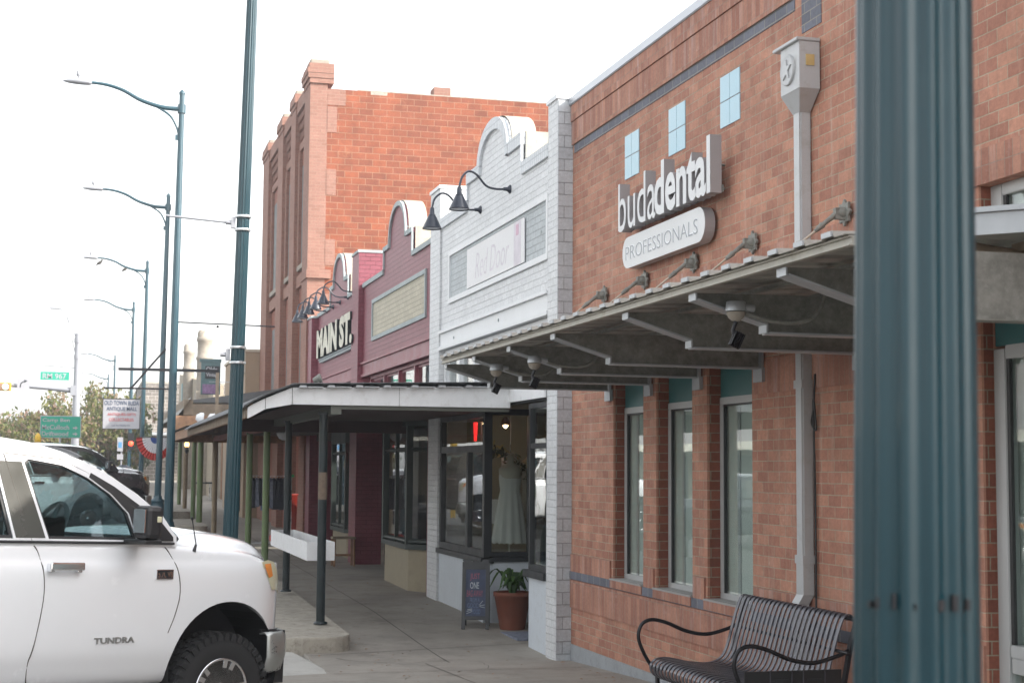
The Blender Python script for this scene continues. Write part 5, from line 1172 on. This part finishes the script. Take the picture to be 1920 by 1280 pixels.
# ---------------------------------------------------------------- pickup truck
def interp(tab,x):
    if x<=tab[0][0]: return tab[0][1]
    for (a,va),(b_,vb) in zip(tab,tab[1:]):
        if x<=b_: return va+(vb-va)*(x-a)/(b_-a)
    return tab[-1][1]
ZT=[(-4.4,1.42),(-.75,1.425),(-.5,1.42),(-.16,1.385),(0,1.385),(.17,1.37),(.34,1.335),(.48,1.28),(.6,1.20),(.8,1.1)]
ZH=[(-4.4,1.36),(-.85,1.38),(-.45,1.475),(-.08,1.50),(.16,1.48),(.42,1.44),(.6,1.38),(.71,1.31),(.82,1.18)]
WD=[(-4.4,.96),(-3,.985),(.15,.985),(.33,.965),(.47,.915),(.60,.80),(.71,.62),(.80,.35)]
def ringpts(L):
    w=interp(WD,L); zt=interp(ZT,L); zh=interp(ZH,L); fl=.018*math.exp(-((L+.05)/.45)**4)+.018*math.exp(-((L+3.7)/.45)**4)
    return [(0,.45),(.84*w,.43),(.935*w,.50),(.965*w+fl,.63),(.995*w+fl,.71),(1.0*w+fl,.95),(1.0*w+fl*.6,1.18),(.992*w,1.27),(.965*w,1.31),(.955*w,zt-.03),(.925*w,zt),(.84*w,zt+.012),(.74*w,zh),(.4*w,zh+.035),(0,zh+.045)]
def sidey(z,L=-1.0):
    r_=ringpts(L)
    for (ya,za),(yb,zb) in zip(r_[1:],r_[2:11]):
        if za<=z<=zb: return -(ya+(yb-ya)*(z-za)/(zb-za+1e-9))
    return -r_[9][0]
def evalmesh(o):
    dg=bpy.context.evaluated_depsgraph_get(); me=bpy.data.meshes.new_from_object(o.evaluated_get(dg)); old=o.data; o.modifiers.clear(); nm=old.name; o.data=me; bpy.data.meshes.remove(old); me.name=nm
tr=thing('pickup_truck','white pickup truck in the left foreground, its rear cut off by the left edge','pickup truck',(.404,12.14,-1.969),rot=(0,.04,R(32)))
b=MB(); Ls=[-4.4,-4.3,-3.9,-3.5,-3.0,-2.5,-2.0,-1.6,-1.2,-.85,-.65,-.45,-.25,-.08,.08,.2,.33,.42,.50,.58,.66,.73,.79,.82]
vs=[];fs=[]; N=None
for L in Ls:
    rp=ringpts(L); full=[(-y,z) for y,z in rp]+[(y,z) for y,z in reversed(rp[1:-1])]
    N=len(full)
    for y,z in full: vs.append((L,y,z))
for i in range(len(Ls)-1):
    for k in range(N): fs.append((i*N+k,i*N+(k+1)%N,(i+1)*N+(k+1)%N,(i+1)*N+k))
fs+=[tuple(range(N)),tuple((len(Ls)-1)*N+k for k in range(N-1,-1,-1))]
b.add(vs,fs,smooth=True); body=b.build('body','truck_white',tr,local=True)
mo=body.modifiers.new('s','SUBSURF'); mo.levels=2; mo.render_levels=2
cut=MB()
for cx,cz,rr_ in ((.02,.55,.475),(-3.68,.55,.475)):
    for s_ in (-1,1): cut.lathe([(rr_,s_*.50),(rr_,s_*1.3)],(cx,0,cz),48,axis='y')
co=cut.build('tmp_cutter','rubber',tr,local=True)
mo=body.modifiers.new('b','BOOLEAN'); mo.object=co; mo.operation='DIFFERENCE'; mo.solver='EXACT'
bpy.context.view_layer.update(); evalmesh(body); bpy.data.objects.remove(co)
for p in body.data.polygons: p.use_smooth=True
bm=bmesh.new(); bm.from_mesh(body.data)
for e in bm.edges:
    if len(e.link_faces)==2 and e.calc_face_angle(0)>.7: e.smooth=False
bm.to_mesh(body.data); bm.free()
for cx in (.02,-3.68):
    for s_ in (-1,1):
        b=MB(); vs=[];fs=[]
        for k in range(33):
            a=math.pi*2*k/32
            for y in (.50,.955): vs.append((cx+.468*math.cos(a),s_*y,.55+.468*math.sin(a)))
        for k in range(32): fs.append((2*k,2*k+1,2*k+3,2*k+2))
        b.add(vs,fs); b.add([(cx+.468*math.cos(math.pi*2*k/32),s_*.52,.55+.468*math.sin(math.pi*2*k/32)) for k in range(32)],[tuple(range(32))]); b.build('wheel_arch_liner','black_plastic',tr,local=True)
def wheel(cx,s_):
    RT=.392
    b=MB(); b.lathe([(.24,.76),(.33,.75),(.378,.765),(RT,.79),(RT,.93),(.378,.958),(.33,.98),(.24,.972),(.222,.96)],(0,0,0),48,axis='y',M=Matrix.Translation((cx,0,.405))@Matrix.Scale(s_,4,(0,1,0)))
    for k in range(40):
        a=2*math.pi*k/40; M=Matrix.Translation((cx,0,.405))@Matrix.Rotation(-a,4,'Y')
        for j,(y0,y1) in enumerate(((.755,.80),(.81,.855),(.865,.91),(.92,.963))):
            da=(.0,.03,.015,.045)[j]; b.box((RT-.012,s_*y0,-.022+da),(RT+.012,s_*y1,.016+da),M)
        b.box((.345,s_*.955,-.022+.045),(RT+.002,s_*.982,.012+.045),M)
    w=b.build('wheel','rubber',tr,local=True)
    b=MB(); M=Matrix.Translation((cx,0,.405))@Matrix.Scale(s_,4,(0,1,0))
    b.lathe([(.218,.955),(.228,.970),(.214,.973),(.205,.93),(.20,.80),(.05,.79)],(0,0,0),40,axis='y',M=M)
    rm=b.build('rim','black_plastic',w,local=True)
    b=MB()
    for k in range(5):
        for d_ in (-.17,.17):
            a=2*math.pi*k/5+d_; M2=Matrix.Translation((cx,0,.405))@Matrix.Rotation(-a,4,'Y')
            b.add([(.05,s_*.955,-.022),(.211,s_*.970,-.016),(.211,s_*.970,.016),(.05,s_*.955,.022),(.05,s_*.92,-.022),(.211,s_*.94,-.016),(.211,s_*.94,.016),(.05,s_*.92,.022)],[(0,1,2,3),(7,6,5,4),(0,4,5,1),(1,5,6,2),(2,6,7,3),(3,7,4,0)],M2)
    b.lathe([(.224,.965),(.229,.974),(.212,.976),(.208,.965)],(0,0,0),40,axis='y',M=M); b.lathe([(.06,.94),(.055,.965),(.0,.97)],(0,0,0),16,axis='y',M=M)
    b.build('spokes','chrome',rm,local=True)
for cx in (-.0,-3.7):
    for s_ in (-1,1): wheel(cx,s_)
# cab
def caby(z): return -.935+max(0,(z-1.43))*.21
hole1=[(-1.41,1.445),(-1.565,1.93),(-1.535,1.955),(-1.29,1.925),(-1.10,1.85),(-.93,1.745),(-.80,1.62),(-.74,1.445)]
hole2=[(-2.62,1.445),(-2.60,1.90),(-2.55,1.94),(-1.80,1.955),(-1.775,1.93),(-1.66,1.445)]
outl=[(-2.95,1.40),(-2.88,1.75),(-2.80,1.97),(-2.65,2.03),(-2.2,2.055),(-1.7,2.05),(-1.35,2.02),(-1.14,1.965),(-.96,1.89),(-.72,1.755),(-.52,1.61),(-.42,1.47),(-.42,1.40)]
for s_ in (1,-1):
    b=MB(); b.plate([outl,hole1,hole2],lambda u,v,w,s_=s_:Vector((u,s_*(caby(v)+w),v)),-.0,.05); b.build('cab_side','truck_white',tr,local=True,bevel=0)
    b=MB()
    for hl in (hole1,hole2):
        n=len(hl); cxx=sum(p[0] for p in hl)/n; cz=sum(p[1] for p in hl)/n
        inn=[(cxx+(p[0]-cxx)*.955,cz+(p[1]-cz)*.94) for p in hl]
        b.plate([hl,inn],lambda u,v,w,s_=s_:Vector((u,s_*(caby(v)+w),v)),.012,.04)
    b.build('window_trim','black_plastic',tr,local=True)
    for hl in (hole1,hole2):
        b=MB(); b.plate([hl],lambda u,v,w,s_=s_:Vector((u,s_*(caby(v)+w),v)),.024,.028); b.build('side_window','truck_glass',tr,local=True)
    b=MB(); b.plate([[(-.735,1.44),(-.795,1.625),(-.925,1.75),(-1.09,1.855),(-1.075,1.885),(-.90,1.80),(-.70,1.675),(-.53,1.56),(-.45,1.47),(-.45,1.44)]],lambda u,v,w,s_=s_:Vector((u,s_*(caby(v)+w),v)),-.004,.0); b.tube([(-2.9,s_*-.945,1.425),(-.45,s_*-.945,1.425)],.010,6); b.build('pillar_trim','black_plastic',tr,local=True)
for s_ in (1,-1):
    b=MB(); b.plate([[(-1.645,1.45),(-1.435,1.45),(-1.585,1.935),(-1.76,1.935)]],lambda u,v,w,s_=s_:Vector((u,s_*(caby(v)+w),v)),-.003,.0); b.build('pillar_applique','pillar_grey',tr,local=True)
# roof and glass lofted across, crowned
edge=[(-2.93,1.45),(-2.85,1.78),(-2.78,1.97),(-2.65,2.033),(-2.2,2.058),(-1.7,2.053),(-1.35,2.023),(-1.15,1.972),(-.96,1.893),(-.72,1.758),(-.52,1.605),(-.40,1.475)]
def cross(i,t_):   # t -1..1
    L,z=edge[i]; f=1-t_*t_; dn=.22 if i>=8 else (.12 if i==7 else (.03 if i>=5 else -.02)); up=.085 if 3<=i<=8 else .03
    return Vector((L+dn*f,t_*abs(caby(z))*.985,z+up*f))
def loft(i0,i1,name,mat,th=0):
    b=MB(); vs=[];fs=[]; M_=16
    for i in range(i0,i1+1):
        for k in range(M_+1): vs.append(cross(i,-1+2*k/M_))
    for i in range(i1-i0):
        for k in range(M_): a=i*(M_+1)+k; fs.append((a,a+1,a+M_+2,a+M_+1))
    b.add(vs,fs,smooth=True); return b.build(name,mat,tr,local=True)
loft(2,7,'roof','truck_white'); loft(0,2,'rear_window','truck_glass'); loft(7,11,'windscreen','truck_glass')
b=MB(); b.tube([cross(7,-1+2*k/12)+Vector((.01,0,.0)) for k in range(13)],.02,6)
b.tube([Vector((-.39+.25*(1-(k/6-1)**2),(k/6-1)*.88,1.455+.03*(1-(k/6-1)**2))) for k in range(13)],.02,6); b.build('windscreen_seal','black_plastic',tr,local=True)
b=MB(); b.box((-2.3,-.62,2.135),(-2.1,-.60,2.16),None); b.lathe([(.06,2.12),(.05,2.155),(.0,2.17)],(-1.35,0,0),12); b.build('roof_antenna','black_plastic',tr,local=True)
# interior
b=MB()
for y in (-.42,.42):
    b.box((-1.70,y-.26,1.0),(-1.15,y+.26,1.18),bev=.05); b.box((-1.75,y-.25,1.15),(-1.57,y+.25,1.70),bev=.05); b.box((-1.72,y-.13,1.74),(-1.60,y+.13,1.90),bev=.04); b.tube([(-1.66,y-.06,1.68),(-1.66,y-.06,1.76)],.01,6)
b.box((-2.85,-.7,1.1),(-2.7,.7,1.75),bev=.05); b.build('seat','interior_fabric',tr,local=True)
b=MB(); b.box((-.75,-.86,1.2),(-.35,.86,1.47),bev=.04); b.box((-2.9,-.9,1.0),(-.4,.9,1.03)); b.build('dashboard','interior_black',tr,local=True)
b=MB(); M=Matrix.Translation((-.62,.40,1.50))@Matrix.Rotation(R(-65),4,'Y'); b.tube([M@Vector((.19*math.cos(2*math.pi*k/24),.19*math.sin(2*math.pi*k/24),0)) for k in range(25)],.018,8); b.tube([M@Vector((-.18,0,0)),M@Vector((.18,0,0))],.02,6); b.build('steering_wheel','interior_fabric',tr,local=True)
b=MB(); b.box((-1.42,-.80,1.46),(-1.22,-.78,1.58)); b.build('sun_screen_box','black_plastic',tr,local=True)
# seams, handles, badges
def seam(pts,name='door_seam'):
    b=MB(); P_=smoothpath([(L,0,z) for L,z in pts],6); b.tube([(p.x,sidey(p.z,p.x)+.0015,p.z) for p in P_],.0042,5); b.build(name,'joint_dark',tr,local=True)
seam([(-1.53,1.42),(-1.48,1.33),(-1.45,1.1),(-1.49,.80),(-1.52,.66),(-1.50,.50)]); seam([(-.52,1.41),(-.44,1.28),(-.41,1.10),(-.44,.95),(-.49,.82)]); seam([(-2.62,1.42),(-2.60,1.0),(-2.58,.5)])
b=MB(); b.tube([(-1.53,caby(1.45)-.001,1.43),(-1.62,caby(1.7)-.001,1.70),(-1.71,caby(1.98)-.001,1.985)],.004,4); b.tube([(-1.70,caby(1.99)-.001,1.985),(-1.30,caby(1.97)-.001,1.965),(-1.1,caby(1.9)-.001,1.885),(-.85,caby(1.75)-.001,1.73),(-.6,caby(1.5)-.001,1.56)],.003,4); b.build('door_seam','joint_dark',tr,local=True)
for L0 in (-1.44,-2.52):
    b=MB(); b.box((L0,-1.035,1.245),(L0+.25,-1.01,1.298),bev=.01); b.box((L0+.005,-1.02,1.235),(L0+.04,-.97,1.29),bev=.006); b.box((L0+.205,-1.02,1.23),(L0+.24,-.97,1.29),bev=.006); b.build('door_handle','chrome',tr,local=True)
def badge(txt,L0,L1,z0,z1,mat,y_off=.004,bold=.03):
    tmp=MB(); tmp.text(txt,Matrix(),1,.5,1,bold,'LEFT'); a,c,d,e=tmp.bb; b=MB(); vs=[]
    for v in tmp.v:
        L=L0+(v.x-a)*(L1-L0)/(c-a); z=z0+(v.y-d)*(z1-z0)/(e-d); vs.append(Vector((L,sidey(z,L)-y_off*(v.z+.5)-.001,z)))
    b.add(vs,tmp.f); return b.build('badge',mat,tr,local=True)
badge('TUNDRA',-1.06,-.75,.765,.805,'bumper_metal')
b=MB(); b.box((-.61,-.996,1.185),(-.475,-.985,1.25)); pb=b.build('engine_badge','chrome',tr,local=True); b=MB(); b.box((-.605,-.9975,1.190),(-.48,-.996,1.245)); b.build('badge_field','black_plastic',pb,local=True)
o=badge('5.7L V8',-.60,-.485,1.197,1.238,'chrome',.003,.01)
for v in o.data.vertices: v.co.y-=.012
b=MB(); b.tube([(-.27,-.93,1.37),(-.255,-.93,1.42)],[.014,.008],8); b.tube([(-.255,-.93,1.42),(-.30,-.93,1.60)],.004,5); b.tube([(-.297,-.93,1.59),(-.303,-.93,1.61)],.009,6); b.build('antenna','black_plastic',tr,local=True)
# mirror
b=MB(); b.box((-.865,-1.225,1.455),(-.73,-1.05,1.68),bev=.035); b.tube([(-.78,-1.10,1.60),(-.70,-.93,1.60)],.02,8); b.box((-.86,-1.20,1.425),(-.72,-.94,1.455),bev=.012); mr=b.build('wing_mirror','black_plastic',tr,local=True)
b=MB(); b.box((-.872,-1.205,1.50),(-.866,-1.07,1.655)); b.build('mirror_glass','chrome',mr,local=True)
b=MB(); b.box((-.79,-1.232,1.57),(-.755,-1.22,1.61),bev=.006); b.build('indicator_lens','lens_clear',mr,local=True)
b=MB(); b.box((-.865,1.07,1.46),(-.70,1.29,1.685),bev=.035); b.tube([(-.78,1.10,1.60),(-.70,.93,1.60)],.02,8); b.build('wing_mirror','black_plastic',tr,local=True)
# lamps, bumper
def wy(L): return interp(WD,L)
for s_ in (-1,1):
    def hlp(L,z,o=.012): return Vector((L+o*.4,s_*(wy(L)*(.99 if z<1.24 else .975)+o),z))
    b=MB(); rows=[[(.31,1.30),(.38,1.315),(.45,1.30),(.52,1.25)],[(.33,1.25),(.40,1.26),(.47,1.25),(.545,1.20)],[(.37,1.19),(.43,1.19),(.49,1.18),(.555,1.14)],[(.43,1.10),(.47,1.10),(.51,1.095),(.56,1.07)]]
    vs=[hlp(L,z) for r_ in rows for L,z in r_]; fs=[(4*i+k,4*i+k+1,4*i+k+5,4*i+k+4) for i in range(3) for k in range(3)]
    b.add(vs,fs,smooth=True); hl=b.build('headlight','lens_clear',tr,local=True)
    b=MB(); vs=[hlp(L,z,.016) for L,z in ((.335,1.285),(.41,1.29),(.43,1.20),(.385,1.185),(.345,1.235))]; b.add(vs,[(0,1,2,3,4)]); b.build('indicator','amber_lens',hl,local=True)
bp=[(.36,.955),(.44,.965),(.53,.93),(.62,.84),(.72,.62),(.80,.3),(.82,0)]
pts=[(L,-y) for L,y in bp]+[(L,y) for L,y in reversed(bp[:-1])]
b=MB(); vs=[];fs=[]; prf=[(.79,-.03),(.80,.01),(.77,.03),(.62,.035),(.52,.01),(.50,-.04)]
for L,y in pts:
    n=Vector((.5+L,y*1.0)).normalized()
    for z,o in prf: vs.append((L+n.x*o,y+n.y*o,z))
q=len(prf)
for i in range(len(pts)-1):
    for k in range(q-1): fs.append((i*q+k,i*q+k+1,(i+1)*q+k+1,(i+1)*q+k))
b.add(vs,fs,smooth=True); bu=b.build('front_bumper','bumper_metal',tr,local=True); mo=bu.modifiers.new('s','SOLIDIFY'); mo.thickness=.01
b=MB(); b.box((.45,-.88,.42),(.62,.88,.80)); b.box((.36,-.93,.80),(.50,-.90,.815)); b.box((.70,-.45,.85),(.83,.45,1.15)); b.build('grille','black_plastic',tr,local=True)
# distant vehicles: same body type, other paint
def vehicle_copy(name,label,cat,loc,rotz,mat,scale=1.0,group=None):
    c=copy_tree(tr); c.name=name; c.location=loc; c.rotation_euler=(0,.0,rotz); c.scale=(scale,)*3; c['label']=label; c['category']=cat
    if group: c['group']=group
    for ch in list(c.children_recursive):
        if ch.name.startswith(('badge','engine_badge')): 
            bpy.data.objects.remove(ch); continue
        if ch.data and ch.data.materials and ch.data.materials[0].name=='truck_white':
            ch.material_slots[0].link='OBJECT'; ch.material_slots[0].material=MATS[mat]
    return c
vehicle_copy('grey_pickup','dark grey pickup seen beyond the white truck windscreen, only its bonnet corner showing','pickup truck',(.62,45.4,G(45)-.13),R(30),'car_grey',1.06)
vehicle_copy('white_car','white vehicle between the foreground truck and the dark grey pickup, roof and bonnet edge showing','car',(-.52,41,G(41)-.13),R(30),'suv_white',1.04)
vehicle_copy('dark_car','dark car parked across the street, seen only as a reflection in the shop windows','car',(-6.0,26,G(26)-.15),R(200),'car_dark',.85)
vehicle_copy('dark_car','second dark car parked across the street, farther along, seen only in window reflections','car',(-6.0,34,G(34)-.15),R(200),'car_dark',.85)
# ---------------------------------------------------------------- trees
def tree(name,label,x,y,g,h,rx,rz,mat,n,group=None,clumps=26,leaf=.16,seed=1,trunk=.12):
    r_=random.Random(seed); t=thing(name,label,'tree',(x,y,g),group=group)
    b=MB(); cz=g+h-rz
    stems=3 if 'myrtle' in name else 1
    ends=[]
    for s_ in range(stems):
        a=2.1*s_; bx=.15*s_*math.cos(a); p=[(x+bx,y,g),(x+bx+.3*math.cos(a),y+.2*math.sin(a),g+(cz-g)*.6),(x+bx+.7*math.cos(a),y+.5*math.sin(a),cz)]
        b.tube(smoothpath(p,4),[trunk*(1-.06*i) for i in range(9)],8)
        for k in range(6):
            aa=r_.uniform(0,6.28); L_=rx*r_.uniform(.4,.75); e=(p[2][0]+math.cos(aa)*L_,p[2][1]+math.sin(aa)*L_,cz+r_.uniform(-.3,.7)*rz); b.tube(smoothpath([p[1],((p[1][0]+e[0])/2,(p[1][1]+e[1])/2,(p[1][2]+e[2])/2+.1*rz),e],3),[trunk*.45,trunk*.4,trunk*.35,trunk*.3,trunk*.2,trunk*.12,trunk*.08],6); ends.append(e)
    b.build('trunk','bark',t)
    cs=[]
    for _ in range(clumps):
        a=r_.uniform(0,6.28); el_=math.asin(r_.uniform(-.7,1)); q=r_.uniform(.45,1.0)
        cs.append((x+rx*q*math.cos(a)*math.cos(el_),y+rx*q*math.sin(a)*math.cos(el_),cz+rz*q*math.sin(el_),r_.uniform(.22,.42)*min(rx,rz)*1.1))
    b=MB()
    for i in range(n):
        c=cs[i%len(cs)]; d=Vector((r_.gauss(0,1),r_.gauss(0,1),r_.gauss(0,1))).normalized()*c[3]*r_.random()**.4
        M=Matrix.Translation(Vector(c[:3])+d)@Euler((r_.uniform(0,6.3),r_.uniform(0,6.3),r_.uniform(0,6.3))).to_matrix().to_4x4()
        s_=leaf*r_.uniform(.6,1.3); b.add([(-s_,0,0),(0,-s_*.5,.1*s_),(s_,0,0),(0,s_*.5,.1*s_)],[(0,1,2,3)],M)
    b.build('crown',mat,t); return t
g_='trees beyond the parked cars'
tree('crape_myrtle','pinkish flowering crape myrtle filling the space behind the green road sign',-1.5,74,-1.1,4.3,1.9,1.9,'leaf_myrtle',5200,g_,34,.11,3)
tree('crape_myrtle','taller yellow green crape myrtle between the signal pole and the hanging white sign',.55,80,-1.0,4.95,2.1,2.2,'leaf_myrtle',5600,g_,36,.12,8)
tree('crape_myrtle','low crape myrtle at the left, in front of the dark tree',-3.9,78,-1.1,3.2,1.7,1.4,'leaf_myrtle',3600,g_,24,.11,5)
tree('dark_tree','dark round tree at the far left edge above the white pickup roof',-6.6,100,-1.0,4.6,2.6,2.2,'leaf_dark',5200,g_,30,.15,11,.2)
tree('dark_tree','small dark tree lowest on the horizon between the left edge and the green sign',-4.6,118,-.8,4.2,2.4,2.0,'leaf_dark',4000,g_,26,.15,12,.2)
tree('crape_myrtle','green tree behind the far lamp posts, right of the hanging white sign',2.2,92,-1.0,3.4,1.5,1.4,'leaf_dark',3000,g_,22,.12,15)
tree('dark_tree','dark low tree behind the litter bin and the far lamp posts',.8,110,-.9,3.4,2.6,1.7,'leaf_dark',4200,g_,26,.14,17,.2)
# far side of the street (seen in the window reflections)
ob=thing('opposite_building','low cream building with a pale canopy across the street, seen in the window reflections','building',(-14,25,G(25)-.15))
b=MB(); b.box((-24,2,-2.2),(-14,70,2.2)); b.build('wall','opp_wall',ob)
b=MB(); b.add([(-11.2,2,1.0),(-11.2,70,1.0),(-14,70,2.2),(-14,2,2.2),(-11.2,2,.95),(-11.2,70,.95),(-14,70,2.1),(-14,2,2.1)],[(0,1,2,3),(7,6,5,4)]); b.box((-19,2,2.2),(-14.2,70,3.0)); b.build('roof','opp_roof',ob)
b=MB(); b.box((-11.25,2,.72),(-11.2,70,1.0)); b.build('fascia','opp_fascia',ob)
b=MB(); 
for y in range(6,66,7): b.box((-13.98,y,-1.6),(-13.9,y+3.5,.6))
b.build('shop_opening','frame_dark',ob)
b=MB(); b.box((-13.9,21,-1.9),(-13.8,24,.5)); b.build('blue_door','opp_blue',ob)
for i,(x,y) in enumerate(((-17,14),(-17,40),(-18,58))):
    tree('dark_tree',['dark tree behind the cream building across the street, nearest of three','dark tree behind the cream building across the street, middle of three','dark tree behind the cream building across the street, farthest of three'][i],x,y,-2,7.5,3.2,3.0,'leaf_dark',2200,'trees across the street',24,.3,20+i,.25)

# fallen leaves and grit on the pavement
b=MB()
for i in range(240):
    y=rnd.uniform(12.5,30); side=rnd.random(); x=4.98-abs(rnd.gauss(0,.12)) if side<.45 and y<16.2 else (rnd.uniform(2.4,4.85) if side<.8 else 2.95+abs(rnd.gauss(0,.1)))
    s_=rnd.uniform(.008,.026); M=Matrix.Translation((x,y,G(y)+.008))@Euler((rnd.uniform(-.3,.3),rnd.uniform(-.3,.3),rnd.uniform(0,6.3))).to_matrix().to_4x4()
    b.add([(-s_,0,0),(0,-s_*.5,.003),(s_,0,0),(0,s_*.5,.003)],[(0,1,2,3)],M)
tag(b.build('leaf_litter','wood_brown'),'scattered dry leaf fragments on the pavement along the shop fronts','leaf litter',kind='stuff')
# cracks in the slabs
b=MB()
for (x,y,a,n) in ((2.6,16.9,-.9,9),(3.4,15.2,.5,10),(4.2,19.5,1.9,8),(3.2,21.5,-.3,9),(2.9,14.6,1.2,8)):
    pts=[]
    for k in range(n): pts.append((x,y)); a+=rnd.uniform(-.5,.5); x+=.16*math.cos(a); y+=.16*math.sin(a)
    vs=[];fs=[]
    for k,(px,py) in enumerate(pts):
        w=.004*(1-k/n)+.0015; vs+=[(px-w,py,G(py)+.005),(px+w,py+w,G(py)+.005)]
    for k in range(n-1): fs.append((2*k,2*k+1,2*k+3,2*k+2))
    b.add(vs,fs)
o=b.build('sidewalk_cracks','joint_dark'); o['kind']='structure'

# added thin volume, stands in for the lens flare veiling the far street
b=MB(); b.box((-60,-40,-4),(60,260,16)); hz=b.build('flare_veil','plaster'); hz['kind']='stuff'; hz['label']='thin pale veil added over the street to stand in for lens flare'
hm=bpy.data.materials.new('flare_veil_volume'); hm.use_nodes=True; hn=hm.node_tree.nodes; hn.remove(hn['Principled BSDF'])
pv=hn.new('ShaderNodeVolumePrincipled'); pv.inputs['Color'].default_value=(.93,.95,1,1); pv.inputs['Density'].default_value=.0012; pv.inputs['Anisotropy'].default_value=.2
hm.node_tree.links.new(pv.outputs[0],hn['Material Output'].inputs['Volume']); hz.data.materials.clear(); hz.data.materials.append(hm)
